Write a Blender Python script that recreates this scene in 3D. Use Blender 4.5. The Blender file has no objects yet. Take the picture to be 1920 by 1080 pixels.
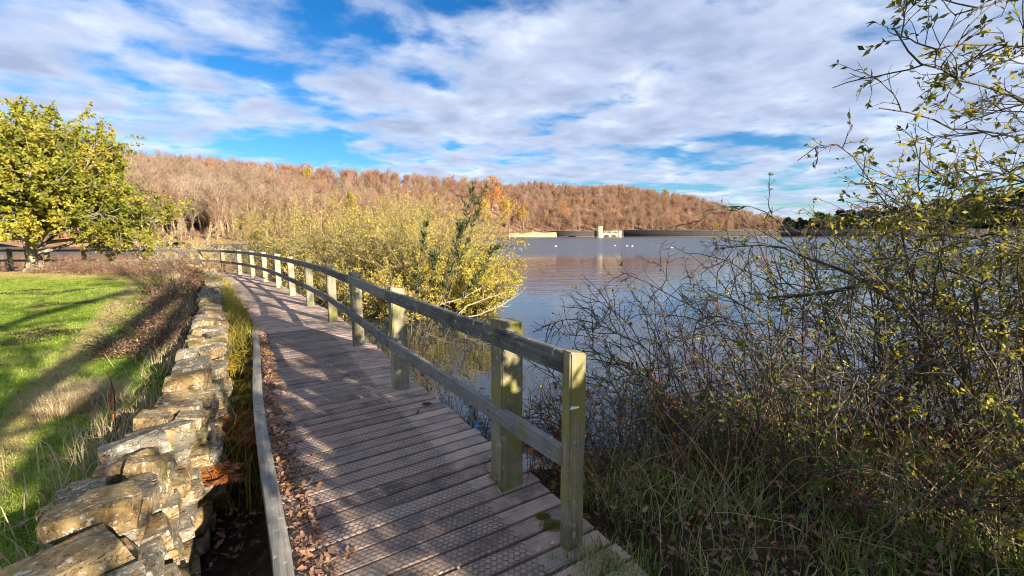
import bpy, bmesh, math, random
import numpy as np
from mathutils import Vector, Matrix, noise as mnoise

scene = bpy.context.scene
COL = scene.collection
rad = math.radians

# ------------------------------------------------------------------ camera
EYE = 1.65
PITCH = math.atan(103 / 800)
cam_data = bpy.data.cameras.new('camera')
cam_data.sensor_width = 36
cam_data.lens = 15.0
cam_data.clip_start = 0.05
cam_data.clip_end = 6000
cam = bpy.data.objects.new('camera', cam_data)
COL.objects.link(cam)
cam.location = (0, 0, EYE)
cam.rotation_euler = (math.pi / 2 - PITCH, 0, 0)
scene.camera = cam

# ------------------------------------------------------------------ light
SUN_EL = rad(17.0)
SUN_AZ = rad(131.0)                      # clockwise from +Y
TO_SUN = Vector((math.sin(SUN_AZ) * math.cos(SUN_EL), math.cos(SUN_AZ) * math.cos(SUN_EL), math.sin(SUN_EL)))
sun_data = bpy.data.lights.new('sun', 'SUN')
sun_data.energy = 5.0
sun_data.angle = rad(0.5)
sun_data.color = (1.0, 0.87, 0.68)
sun = bpy.data.objects.new('sun', sun_data)
COL.objects.link(sun)
sun.location = (20, -18, 12)
sun.rotation_euler = (-TO_SUN).to_track_quat('-Z', 'Y').to_euler()

scene.view_settings.view_transform = 'Standard'
scene.view_settings.look = 'None'
scene.view_settings.gamma = 1.0
scene.view_settings.use_curve_mapping = False
scene.view_settings.exposure = 1.74
scene.render.engine = 'CYCLES'
scene.cycles.max_bounces = 6
scene.cycles.diffuse_bounces = 3
scene.cycles.glossy_bounces = 3
scene.cycles.transmission_bounces = 3
scene.cycles.use_denoising = True
scene.cycles.filter_width = 1.05


# ------------------------------------------------------------------ node helpers
def nd(nt, typ, inputs=None, **props):
    n = nt.nodes.new(typ)
    for k, v in props.items():
        setattr(n, k, v)
    for k, v in (inputs or {}).items():
        s = n.inputs[k]
        if isinstance(v, bpy.types.NodeSocket):
            nt.links.new(v, s)
        elif isinstance(v, bpy.types.Node):
            nt.links.new(v.outputs[0], s)
        else:
            s.default_value = v
    return n


def math_(nt, op, a, b=0.0, c=None, clamp=False):
    ins = {0: a, 1: b}
    if c is not None:
        ins[2] = c
    return nd(nt, 'ShaderNodeMath', ins, operation=op, use_clamp=clamp).outputs[0]


def ramp(nt, fac, stops, interp='LINEAR'):
    n = nt.nodes.new('ShaderNodeValToRGB')
    n.color_ramp.interpolation = interp
    el = n.color_ramp.elements
    while len(el) > 1:
        el.remove(el[-1])
    for i, (p, c) in enumerate(stops):
        e = el[0] if i == 0 else el.new(p)
        e.position = p
        e.color = (c[0], c[1], c[2], 1) if not isinstance(c, (int, float)) else (c, c, c, 1)
    nt.links.new(fac, n.inputs[0])
    return n.outputs[0]


def mix(nt, fac, a, b, blend='MIX'):
    n = nt.nodes.new('ShaderNodeMix')
    n.data_type = 'RGBA'
    n.blend_type = blend
    for s, v in ((n.inputs[0], fac), (n.inputs[6], a), (n.inputs[7], b)):
        if isinstance(v, bpy.types.NodeSocket):
            nt.links.new(v, s)
        elif isinstance(v, (tuple, list)):
            s.default_value = (v[0], v[1], v[2], 1)
        else:
            s.default_value = v
    return n.outputs[2]


def maprange(nt, v, a, b, c=0.0, d=1.0, smooth=True):
    n = nd(nt, 'ShaderNodeMapRange', {0: v, 1: a, 2: b, 3: c, 4: d})
    n.interpolation_type = 'SMOOTHSTEP' if smooth else 'LINEAR'
    return n.outputs[0]


def tex_noise(nt, vec, scale, detail=4.0, rough=0.55, dist=0.0, out=0):
    n = nd(nt, 'ShaderNodeTexNoise', {'Scale': scale, 'Detail': detail, 'Roughness': rough, 'Distortion': dist})
    if vec is not None:
        nt.links.new(vec, n.inputs['Vector'])
    return n.outputs[out]


def mapping(nt, vec, scale=(1, 1, 1), loc=(0, 0, 0), rot=(0, 0, 0)):
    return nd(nt, 'ShaderNodeMapping', {0: vec, 1: loc, 2: rot, 3: scale}).outputs[0]


def new_mat(name):
    m = bpy.data.materials.new(name)
    m.use_nodes = True
    nt = m.node_tree
    nt.nodes.clear()
    out = nt.nodes.new('ShaderNodeOutputMaterial')
    return m, nt, out


def bump(nt, h, strength=0.4, dist=0.02):
    return nd(nt, 'ShaderNodeBump', {'Height': h, 'Strength': strength, 'Distance': dist}).outputs[0]


def principled(nt, out, col, rough=0.8, normal=None, spec=0.3):
    b = nd(nt, 'ShaderNodeBsdfPrincipled')
    for k, v in (('Base Color', col), ('Roughness', rough), ('Specular IOR Level', spec)):
        if isinstance(v, bpy.types.NodeSocket):
            nt.links.new(v, b.inputs[k])
        else:
            b.inputs[k].default_value = (*v, 1) if isinstance(v, tuple) else v
    if normal is not None:
        nt.links.new(normal, b.inputs['Normal'])
    nt.links.new(b.outputs[0], out.inputs[0])
    return b


# ------------------------------------------------------------------ camera rays (for laying the place out)
_c, _s = math.cos(PITCH), math.sin(PITCH)


def ray(px, py):
    x = (px - 960) / 800
    y = (540 - py) / 800
    return np.array((x, _c + y * _s, y * _c - _s))


def at(px, py, Y):
    r = ray(px, py)
    p = r * (Y / r[1])
    p[2] += EYE
    return p


def on(px, py, z):
    r = ray(px, py)
    p = r * ((z - EYE) / r[2])
    p[2] = z
    return p


# ------------------------------------------------------------------ world: blue sky with broken cloud
world = bpy.data.worlds.new('World')
scene.world = world
world.use_nodes = True
wt = world.node_tree
wt.nodes.clear()
w_out = wt.nodes.new('ShaderNodeOutputWorld')
sky = nd(wt, 'ShaderNodeTexSky', sky_type='NISHITA', sun_disc=False, sun_elevation=SUN_EL, sun_rotation=SUN_AZ,
         altitude=100, air_density=1.0, dust_density=0.4, ozone_density=2.0)
hsv = nd(wt, 'ShaderNodeHueSaturation', {'Hue': 0.497, 'Saturation': 1.40, 'Value': 1.0, 'Color': sky.outputs[0]})
tc = nd(wt, 'ShaderNodeTexCoord')
sep = nd(wt, 'ShaderNodeSeparateXYZ', {0: tc.outputs['Generated']})
zc = math_(wt, 'ADD', math_(wt, 'MAXIMUM', sep.outputs[2], 0.0), 0.10)
px_ = math_(wt, 'DIVIDE', sep.outputs[0], zc)
py_ = math_(wt, 'DIVIDE', sep.outputs[1], zc)
plane = nd(wt, 'ShaderNodeCombineXYZ', {0: px_, 1: py_, 2: 0.0}).outputs[0]


def sky_plane(px, py):
    r = ray(px, py)
    r = r / np.linalg.norm(r)
    z = max(r[2], 0) + 0.10
    return r[0] / z, r[1] / z


n_big = tex_noise(wt, mapping(wt, plane, (1.0, 1.1, 1), (3.1, 1.7, 0), (0, 0, rad(-28))), 0.85, 3, 0.5, 0.2)
n_mid = tex_noise(wt, mapping(wt, plane, (1.0, 1.12, 1), (8.3, 4.2, 0), (0, 0, rad(-32))), 2.7, 8, 0.56, 0.15)
dens = math_(wt, 'ADD', math_(wt, 'MULTIPLY', n_big, 0.5), math_(wt, 'MULTIPLY', n_mid, 0.75))
dens = math_(wt, 'ADD', dens, -0.486)
# gaps of clear sky between the banks of cloud: (x, y, half-width, half-height in the view, depth)
for hx, hy, wx, wy, amp in ((560, 278, 190, 34, .30), (880, 6, 150, 26, .20), (660, 60, 110, 45, .13), (560, 140, 120, 40, .06), (820, 140, 60, 50, .10),
                            (1400, 262, 110, 18, .17), (1210, 288, 60, 16, .15), (1540, 180, 70, 18, .12), (1230, 350, 190, 10, .16),
                            (1620, 215, 900, 100, -.10), (150, 90, 300, 90, -.10), (960, 200, 100, 60, -.05), (1350, 80, 330, 90, -.14), (1000, 325, 250, 12, -.16), (600, 150, 60, 20, -.1), (480, 200, 60, 14, -.14)):
    cx, cy = sky_plane(hx, hy)
    ax = abs(sky_plane(hx + wx, hy)[0] - sky_plane(hx - wx, hy)[0]) / 2
    ay = abs(sky_plane(hx, hy - wy)[1] - sky_plane(hx, hy + wy)[1]) / 2
    dx = math_(wt, 'MULTIPLY', math_(wt, 'SUBTRACT', px_, cx), 1 / ax)
    dy = math_(wt, 'MULTIPLY', math_(wt, 'SUBTRACT', py_, cy), 1 / ay)
    q = math_(wt, 'ADD', math_(wt, 'MULTIPLY', dx, dx), math_(wt, 'MULTIPLY', dy, dy))
    g = math_(wt, 'POWER', 2.718, math_(wt, 'MULTIPLY', q, -1.0))
    dens = math_(wt, 'SUBTRACT', dens, math_(wt, 'MULTIPLY', g, amp))
mask = maprange(wt, dens, -0.03, 0.22)
mask = math_(wt, 'MULTIPLY', mask, 0.97)
n_sh = tex_noise(wt, mapping(wt, plane, (1.0, 1.1, 1), (1.0, 7.0, 0), (0, 0, rad(-30))), 2.2, 7, 0.56, 0.15)
thick = math_(wt, 'ADD', math_(wt, 'MULTIPLY', dens, 1.0), math_(wt, 'MULTIPLY', math_(wt, 'SUBTRACT', n_sh, 0.5), 1.15))
cloud_col = ramp(wt, maprange(wt, thick, -0.18, 0.45, smooth=False),
                 [(0.0, (4.9, 5.9, 7.9)), (0.25, (6.6, 7.1, 8.2)), (0.5, (4.8, 5.5, 7.1)), (1.0, (3.1, 3.75, 5.4))])
skycol = mix(wt, mask, mix(wt, 1.0, hsv.outputs[0], (0.66, 0.98, 1.28), 'MULTIPLY'), cloud_col)
bg = nd(wt, 'ShaderNodeBackground', {'Color': skycol, 'Strength': 0.0415})
wt.links.new(bg.outputs[0], w_out.inputs[0])


# ------------------------------------------------------------------ object helpers
def tag(o, label=None, category=None, group=None, kind=None):
    for k, v in (('label', label), ('category', category), ('group', group), ('kind', kind)):
        if v:
            o[k] = v
    return o


def empty(name, loc, rz=0.0):
    o = bpy.data.objects.new(name, None)
    o.empty_display_size = 0.2
    o.location = loc
    o.rotation_euler = (0, 0, rz)
    COL.objects.link(o)
    return o


def link(name, mesh, parent=None, loc=None, rot=None, scale=None):
    o = bpy.data.objects.new(name, mesh)
    COL.objects.link(o)
    if loc is not None:
        o.location = loc
    if rot is not None:
        o.rotation_euler = rot
    if scale is not None:
        o.scale = scale
    if parent is not None:
        o.parent = parent
    return o


def nrm(a):
    return a / np.maximum(np.linalg.norm(a, axis=-1, keepdims=True), 1e-9)


class Geo:
    """collects triangles and quads with a random value per vertex"""

    def __init__(self):
        self.V, self.T, self.Q, self.A, self.n = [], [], [], [], 0

    def add(self, v, tris=None, quads=None, rnd=0.5):
        v = np.asarray(v, float).reshape(-1, 3)
        self.V.append(v)
        a = np.asarray(rnd, float)
        self.A.append(np.broadcast_to(a, (len(v),)) if a.ndim == 0 else a)
        if tris is not None and len(tris):
            self.T.append(np.asarray(tris).reshape(-1, 3) + self.n)
        if quads is not None and len(quads):
            self.Q.append(np.asarray(quads).reshape(-1, 4) + self.n)
        self.n += len(v)

    def mesh(self, name, mat, smooth=False, origin=None):
        me = bpy.data.meshes.new(name)
        V = np.concatenate(self.V)
        if origin is not None:
            V = V - np.asarray(origin)
        T = np.concatenate(self.T) if self.T else np.zeros((0, 3), int)
        Q = np.concatenate(self.Q) if self.Q else np.zeros((0, 4), int)
        me.vertices.add(len(V))
        me.vertices.foreach_set('co', V.astype(np.float32).ravel())
        loops = np.concatenate([T.ravel(), Q.ravel()]).astype(np.int32)
        me.loops.add(len(loops))
        me.loops.foreach_set('vertex_index', loops)
        starts = np.concatenate([np.arange(len(T)) * 3, len(T) * 3 + np.arange(len(Q)) * 4]).astype(np.int32)
        me.polygons.add(len(starts))
        me.polygons.foreach_set('loop_start', starts)
        if smooth:
            me.polygons.foreach_set('use_smooth', np.ones(len(starts), bool))
        at_ = me.attributes.new('rnd', 'FLOAT', 'POINT')
        at_.data.foreach_set('value', np.concatenate(self.A).astype(np.float32))
        me.update(calc_edges=True)
        me.materials.append(mat)
        return me

    def build(self, name, mat, parent=None, smooth=False, loc=None):
        """world-space geometry; loc (or the parent's location) becomes the origin"""
        o0 = loc if loc is not None else (parent.location if parent is not None else (0, 0, 0))
        o = link(name, self.mesh(name, mat, smooth, tuple(o0)), parent)
        if parent is None:
            o.location = tuple(o0)
        return o


def strands(rng, P, D, L, n, wob, up=0.0, bend=None):
    """N wandering polylines, returns (N, n+1, 3)"""
    P = np.array(P, float)
    D = nrm(np.array(D, float))
    L = np.broadcast_to(np.asarray(L, float), (len(P),))
    out = [P]
    for i in range(n):
        D = D + rng.normal(0, wob, D.shape)
        D[:, 2] += up if np.ndim(up) == 0 else up[i]
        D = nrm(D)
        P = P + D * (L / n)[:, None]
        out.append(P)
    return np.stack(out, 1)


def tubes(geo, pts, r0, r1, sides=4, rng=None):
    N, m, _ = pts.shape
    r0 = np.broadcast_to(np.asarray(r0, float), (N,))
    r1 = np.broadcast_to(np.asarray(r1, float), (N,))
    t = np.empty_like(pts)
    t[:, 1:-1] = pts[:, 2:] - pts[:, :-2]
    t[:, 0] = pts[:, 1] - pts[:, 0]
    t[:, -1] = pts[:, -1] - pts[:, -2]
    t = nrm(t)
    mean = nrm(pts[:, -1] - pts[:, 0])
    ref = np.where(np.abs(mean[:, 2:3]) < 0.8, np.array([[0, 0, 1.0]]), np.array([[1.0, 0, 0]]))
    u = ref[:, None, :] - (t * ref[:, None, :]).sum(-1, keepdims=True) * t
    u = nrm(u)
    v = np.cross(t, u)
    f = np.linspace(0, 1, m)
    R = r0[:, None] * (1 - f) + r1[:, None] * f
    a = np.arange(sides) * 2 * math.pi / sides
    ring = pts[:, :, None, :] + R[:, :, None, None] * (u[:, :, None, :] * np.cos(a)[:, None] + v[:, :, None, :] * np.sin(a)[:, None])
    idx = np.arange(N * m * sides).reshape(N, m, sides)
    q = np.stack([idx[:, :-1, :], np.roll(idx[:, :-1, :], -1, 2), np.roll(idx[:, 1:, :], -1, 2), idx[:, 1:, :]], -1)
    rr = np.repeat(np.random.default_rng(N * 7 + m).random(N), m * sides)
    geo.add(ring.reshape(-1, 3), quads=q.reshape(-1, 4), rnd=rr)


def kids(rng, pts, k, t0=0.2, t1=1.0, a0=30, a1=70):
    """k child starts for each strand: positions, directions, parent index, parameter"""
    N, m, _ = pts.shape
    t = rng.uniform(t0, t1, (N, k))
    s = t * (m - 1)
    i = np.minimum(s.astype(int), m - 2)
    f = (s - i)[..., None]
    rows = np.arange(N)[:, None]
    A, B = pts[rows, i], pts[rows, i + 1]
    P = A * (1 - f) + B * f
    T = nrm(B - A)
    rv = nrm(rng.normal(0, 1, T.shape))
    side = nrm(rv - (rv * T).sum(-1, keepdims=True) * T)
    ang = np.radians(rng.uniform(a0, a1, (N, k)))[..., None]
    D = T * np.cos(ang) + side * np.sin(ang)
    return P.reshape(-1, 3), D.reshape(-1, 3), np.repeat(np.arange(N), k), t.ravel()


def leaves(geo, rng, P, D, size, aspect=0.5, fold=0.25, rnd=None, flat=0.0):
    """folded diamond leaves"""
    N = len(P)
    D = nrm(np.array(D, float))
    size = np.broadcast_to(np.asarray(size, float), (N,))[:, None]
    rv = rng.normal(0, 1, (N, 3))
    rv[:, 2] += flat
    up = nrm(rv - (rv * D).sum(-1, keepdims=True) * D)
    sd = np.cross(D, up)
    mid = P + D * size * 0.45
    w = size * aspect * 0.5
    lift = up * size * aspect * fold
    V = np.stack([P, mid + sd * w + lift, P + D * size, mid - sd * w + lift], 1)
    r = rng.random(N) if rnd is None else rnd
    idx = np.arange(N * 4).reshape(N, 4)
    geo.add(V.reshape(-1, 3), tris=np.concatenate([idx[:, [0, 1, 2]], idx[:, [0, 2, 3]]]), rnd=np.repeat(r, 4))


def blades(geo, rng, P, h, w, lean=0.35, rnd=None, wind=(0, 0)):
    N = len(P)
    h = np.broadcast_to(np.asarray(h, float), (N,))[:, None]
    w = np.broadcast_to(np.asarray(w, float), (N,))[:, None]
    a = rng.uniform(0, 2 * math.pi, N)
    sd = np.stack([np.cos(a), np.sin(a), np.zeros(N)], 1)
    b = rng.uniform(0, 2 * math.pi, N)
    ln = np.stack([np.cos(b) + wind[0], np.sin(b) + wind[1], np.zeros(N)], 1) * (rng.random(N)[:, None] * lean)
    mid = P + ln * h * 0.4 + np.array([0, 0, 1]) * h * 0.6
    tip = P + ln * h * 1.25 + np.array([0, 0, 1]) * h * (1 - 0.25 * lean)
    V = np.stack([P - sd * w, P + sd * w, mid + sd * w * 0.7, mid - sd * w * 0.7, tip], 1)
    i = np.arange(N * 5).reshape(N, 5)
    r = rng.random(N) if rnd is None else rnd
    geo.add(V.reshape(-1, 3), tris=i[:, [3, 2, 4]], quads=i[:, [0, 1, 2, 3]], rnd=np.repeat(r, 5))


def box_mesh(name, sx, sy, sz, bev=0.006, mat=None, seed=0, cuts=0, wobble=0.0):
    """bevelled box, origin in its middle, slightly irregular"""
    bm = bmesh.new()
    bmesh.ops.create_cube(bm, size=1)
    bmesh.ops.scale(bm, vec=(sx, sy, sz), verts=bm.verts)
    if cuts:
        ax = max(range(3), key=lambda i: (sx, sy, sz)[i])
        ed = [e for e in bm.edges if abs((e.verts[0].co - e.verts[1].co)[ax]) > 1e-6]
        bmesh.ops.subdivide_edges(bm, edges=ed, cuts=cuts)
    if bev:
        ed = [e for e in bm.edges if len(e.link_faces) == 2 and e.calc_face_angle(0) > 0.5]
        bmesh.ops.bevel(bm, geom=ed, offset=bev, segments=1, affect='EDGES')
    if wobble:
        r = random.Random(seed)
        off = Vector((r.random() * 50, r.random() * 50, r.random() * 50))
        for v in bm.verts:
            v.co += mnoise.noise_vector(v.co * 6 + off) * wobble
    me = bpy.data.meshes.new(name)
    bm.to_mesh(me)
    bm.free()
    if mat:
        me.materials.append(mat)
    return me


def bm_mesh(name, bm, mat, smooth=False):
    me = bpy.data.meshes.new(name)
    bmesh.ops.recalc_face_normals(bm, faces=bm.faces)
    bm.to_mesh(me)
    bm.free()
    me.materials.append(mat)
    if smooth:
        me.polygons.foreach_set('use_smooth', np.ones(len(me.polygons), bool))
    return me


# ------------------------------------------------------------------ materials
def wood_mat(name, axis=0, dark=(.060, .058, .055), light=(.28, .265, .24), algae=0.0, algae_col=(.16, .17, .03), warm=0.0):
    m, nt, out = new_mat(name)
    tcn = nd(nt, 'ShaderNodeTexCoord').outputs['Object']
    rndv = nd(nt, 'ShaderNodeObjectInfo').outputs['Random']
    off = nd(nt, 'ShaderNodeCombineXYZ', {0: math_(nt, 'MULTIPLY', rndv, 37.0), 1: math_(nt, 'MULTIPLY', rndv, 91.0), 2: math_(nt, 'MULTIPLY', rndv, 13.0)})
    vec = nd(nt, 'ShaderNodeVectorMath', {0: tcn, 1: off}, operation='ADD').outputs[0]
    sc = [60.0, 60.0, 60.0]
    sc[axis] = 2.2
    grain = tex_noise(nt, mapping(nt, vec, sc), 1.0, 5, 0.65, 0.4)
    patch = tex_noise(nt, vec, 5.0, 5, 0.6)
    speck = tex_noise(nt, vec, 70.0, 3, 0.6)
    g = math_(nt, 'ADD', math_(nt, 'MULTIPLY', grain, 0.6), math_(nt, 'MULTIPLY', patch, 0.55))
    g = math_(nt, 'ADD', g, math_(nt, 'MULTIPLY', math_(nt, 'SUBTRACT', rndv, 0.5), 0.24))
    col = ramp(nt, g, [(0.34, dark), (0.56, tuple((a + b) / 2 for a, b in zip(dark, light))), (0.74, light)])
    lich = maprange(nt, math_(nt, 'ADD', tex_noise(nt, vec, 22.0, 4, 0.6), math_(nt, 'MULTIPLY', speck, 0.25)), 0.72, 0.80)
    col = mix(nt, math_(nt, 'MULTIPLY', lich, 0.7), col, (.36, .38, .30))
    if algae:
        am = maprange(nt, tex_noise(nt, mapping(nt, vec, (1, 1, .5)), 6.0, 4, 0.6), 0.62 - algae * 0.35, 0.75 - algae * 0.2)
        col = mix(nt, math_(nt, 'MULTIPLY', am, 0.85), col, algae_col)
    if warm:
        col = mix(nt, math_(nt, 'MULTIPLY', maprange(nt, patch, 0.35, 0.65), warm), col, (.46, .29, .21))
    h = math_(nt, 'ADD', grain, math_(nt, 'MULTIPLY', speck, 0.3))
    principled(nt, out, col, 0.82, bump(nt, h, 0.55, 0.006), 0.25)
    return m


M = {}
M['rail'] = wood_mat('weathered_rail_wood', 0, dark=(.035, .034, .033), light=(.21, .20, .185), algae=0.10)
M['post'] = wood_mat('weathered_post_wood', 2, dark=(.10, .088, .065), light=(.34, .30, .21), algae=0.3)
M['post_green'] = wood_mat('algae_post_wood', 2, dark=(.09, .078, .052), light=(.30, .26, .17), algae=0.5, algae_col=(.20, .19, .04))
M['plank'] = wood_mat('deck_plank_wood', 0, dark=(.11, .085, .075), light=(.42, .335, .285), warm=0.5)
M['kerb'] = wood_mat('kerb_timber', 0, dark=(.10, .095, .085), light=(.36, .335, .29))
M['joist'] = wood_mat('dark_joist_wood', 0, dark=(.02, .018, .015), light=(.08, .07, .06))


def flat_mat(name, col, rough=0.8, nscale=20.0, var=0.35, spec=0.3, bstr=0.3):
    m, nt, out = new_mat(name)
    v = nd(nt, 'ShaderNodeTexCoord').outputs['Object']
    n = tex_noise(nt, v, nscale, 5, 0.6)
    c = ramp(nt, n, [(0.3, tuple(x * (1 - var) for x in col)), (0.7, tuple(min(1, x * (1 + var)) for x in col))])
    principled(nt, out, c, rough, bump(nt, n, bstr, 0.01), spec)
    return m


def bark_mat(name, dark, light, moss=0.0, scale=18.0):
    m, nt, out = new_mat(name)
    v = nd(nt, 'ShaderNodeTexCoord').outputs['Object']
    n = tex_noise(nt, mapping(nt, v, (1, 1, .35)), scale, 5, 0.65)
    c = ramp(nt, n, [(0.32, dark), (0.68, light)])
    if moss:
        geo = nd(nt, 'ShaderNodeNewGeometry')
        mm = maprange(nt, tex_noise(nt, v, 5.0, 4, 0.6), 0.60 - moss * 0.3, 0.72 - moss * 0.2)
        c = mix(nt, math_(nt, 'MULTIPLY', mm, 0.8), c, (.10, .11, .025))
    principled(nt, out, c, 0.85, bump(nt, n, 0.6, 0.02), 0.2)
    return m


def leaf_mat(name, stops, trans=0.35, clump=0.0, clump_scale=1.0, rough=0.55):
    """leaf colour varies leaf by leaf (attribute rnd) and, a little, from spray to spray"""
    m, nt, out = new_mat(name)
    a = nd(nt, 'ShaderNodeAttribute', attribute_name='rnd').outputs['Fac']
    if clump:
        v = nd(nt, 'ShaderNodeTexCoord').outputs['Object']
        n = tex_noise(nt, v, clump_scale, 3, 0.5)
        a = math_(nt, 'ADD', math_(nt, 'MULTIPLY', a, 1 - clump), math_(nt, 'MULTIPLY', maprange(nt, n, 0.3, 0.7), clump))
    c = ramp(nt, a, stops)
    d = nd(nt, 'ShaderNodeBsdfPrincipled', {'Base Color': c, 'Roughness': rough, 'Specular IOR Level': 0.25})
    t = nd(nt, 'ShaderNodeBsdfTranslucent', {'Color': c})
    mx = nd(nt, 'ShaderNodeMixShader', {0: trans, 1: d.outputs[0], 2: t.outputs[0]})
    nt.links.new(mx.outputs[0], out.inputs[0])
    return m


M['oak_leaf'] = leaf_mat('oak_leaves', [(0, (.09, .115, .012)), (.35, (.19, .205, .02)), (.75, (.34, .30, .035)), (1, (.42, .27, .05))], 0.35, 0.55, 0.55)
M['willow_leaf'] = leaf_mat('willow_leaves', [(0, (.21, .18, .035)), (.4, (.40, .325, .08)), (.8, (.53, .42, .115)), (1, (.46, .34, .145))], 0.35, 0.5, 0.9)
M['willow_bright'] = leaf_mat('bright_willow_leaves', [(0, (.24, .22, .025)), (.5, (.47, .385, .035)), (1, (.57, .455, .07))], 0.35, 0.4, 0.9)
M['pale_willow_leaf'] = leaf_mat('pale_willow_leaves', [(0, (.30, .24, .07)), (.6, (.46, .38, .10)), (1, (.55, .44, .10))], 0.3)
M['osier_leaf'] = leaf_mat('osier_leaves', [(0, (.03, .045, .015)), (.6, (.065, .085, .025)), (1, (.14, .15, .04))], 0.25)
M['rose_leaf'] = leaf_mat('rose_leaves', [(0, (.05, .09, .015)), (.35, (.16, .19, .02)), (.65, (.42, .36, .03)), (1, (.55, .42, .03))], 0.45)
M['sallow_leaf'] = leaf_mat('sallow_leaves', [(0, (.07, .09, .02)), (.5, (.17, .18, .03)), (.8, (.34, .29, .04)), (1, (.52, .40, .03))], 0.45)
M['bramble_leaf'] = leaf_mat('bramble_leaves', [(0, (.05, .10, .02)), (.6, (.12, .19, .03)), (.85, (.26, .24, .05)), (1, (.30, .10, .04))], 0.35)
M['dead_leaf'] = leaf_mat('dead_leaves', [(0, (.10, .055, .04)), (.4, (.19, .105, .07)), (.8, (.30, .175, .115)), (1, (.38, .19, .07))], 0.15)
M['bracken_rust'] = leaf_mat('rusty_bracken', [(0, (.14, .04, .012)), (.5, (.30, .09, .02)), (1, (.38, .17, .05))], 0.3)
M['bracken_gold'] = leaf_mat('golden_bracken', [(0, (.20, .15, .015)), (.5, (.42, .27, .02)), (1, (.52, .36, .04))], 0.35)
M['bramble_brown'] = leaf_mat('brown_thicket', [(0, (.11, .07, .04)), (.5, (.27, .165, .10)), (.85, (.42, .28, .18)), (1, (.30, .27, .10))], 0.2, 0.4, 0.8)
M['grass'] = leaf_mat('bank_grass', [(0, (.07, .12, .015)), (.5, (.17, .24, .03)), (.75, (.36, .34, .12)), (1, (.54, .45, .25))], 0.35)
M['dry_grass'] = leaf_mat('dry_grass', [(0, (.24, .17, .09)), (.5, (.46, .36, .20)), (1, (.62, .52, .34))], 0.3)
M['ditch_grass'] = leaf_mat('ditch_grass', [(0, (.16, .16, .02)), (.5, (.34, .29, .05)), (1, (.48, .36, .10))], 0.3)
M['conifer'] = leaf_mat('conifer_needles', [(0, (.012, .028, .014)), (.6, (.025, .055, .022)), (1, (.05, .085, .03))], 0.1)
M['pine_light'] = leaf_mat('light_pine_needles', [(0, (.06, .10, .025)), (1, (.16, .20, .045))], 0.2)
M['shade_leaf'] = leaf_mat('bankside_tree_leaves', [(0, (.08, .10, .02)), (.6, (.22, .20, .03)), (1, (.36, .26, .04))], 0.3)
M['oak_bark'] = bark_mat('oak_bark', (.10, .085, .06), (.34, .29, .21), 0.2, 9)
M['twig'] = bark_mat('twig_bark', (.05, .042, .034), (.17, .145, .115), 0.25, 30)
M['red_twig'] = bark_mat('reddish_cane_bark', (.06, .035, .028), (.17, .10, .075), 0.0, 30)
M['mossy_limb'] = bark_mat('mossy_limb_bark', (.035, .03, .022), (.12, .10, .075), 0.7, 20)
M['pale_twig'] = bark_mat('pale_twig_bark', (.26, .21, .14), (.48, .42, .31), 0.0, 30)
M['willow_twig'] = bark_mat('willow_twig_bark', (.10, .085, .04), (.26, .22, .11), 0.0, 20)
M['trunk_grey'] = bark_mat('grey_trunk_bark', (.08, .065, .048), (.19, .15, .11), 0.1, 6)
M['rose_hip'] = flat_mat('rose_hip_skin', (.30, .012, .012), 0.35, 30, 0.3, 0.5)
M['soil'] = None


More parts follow.
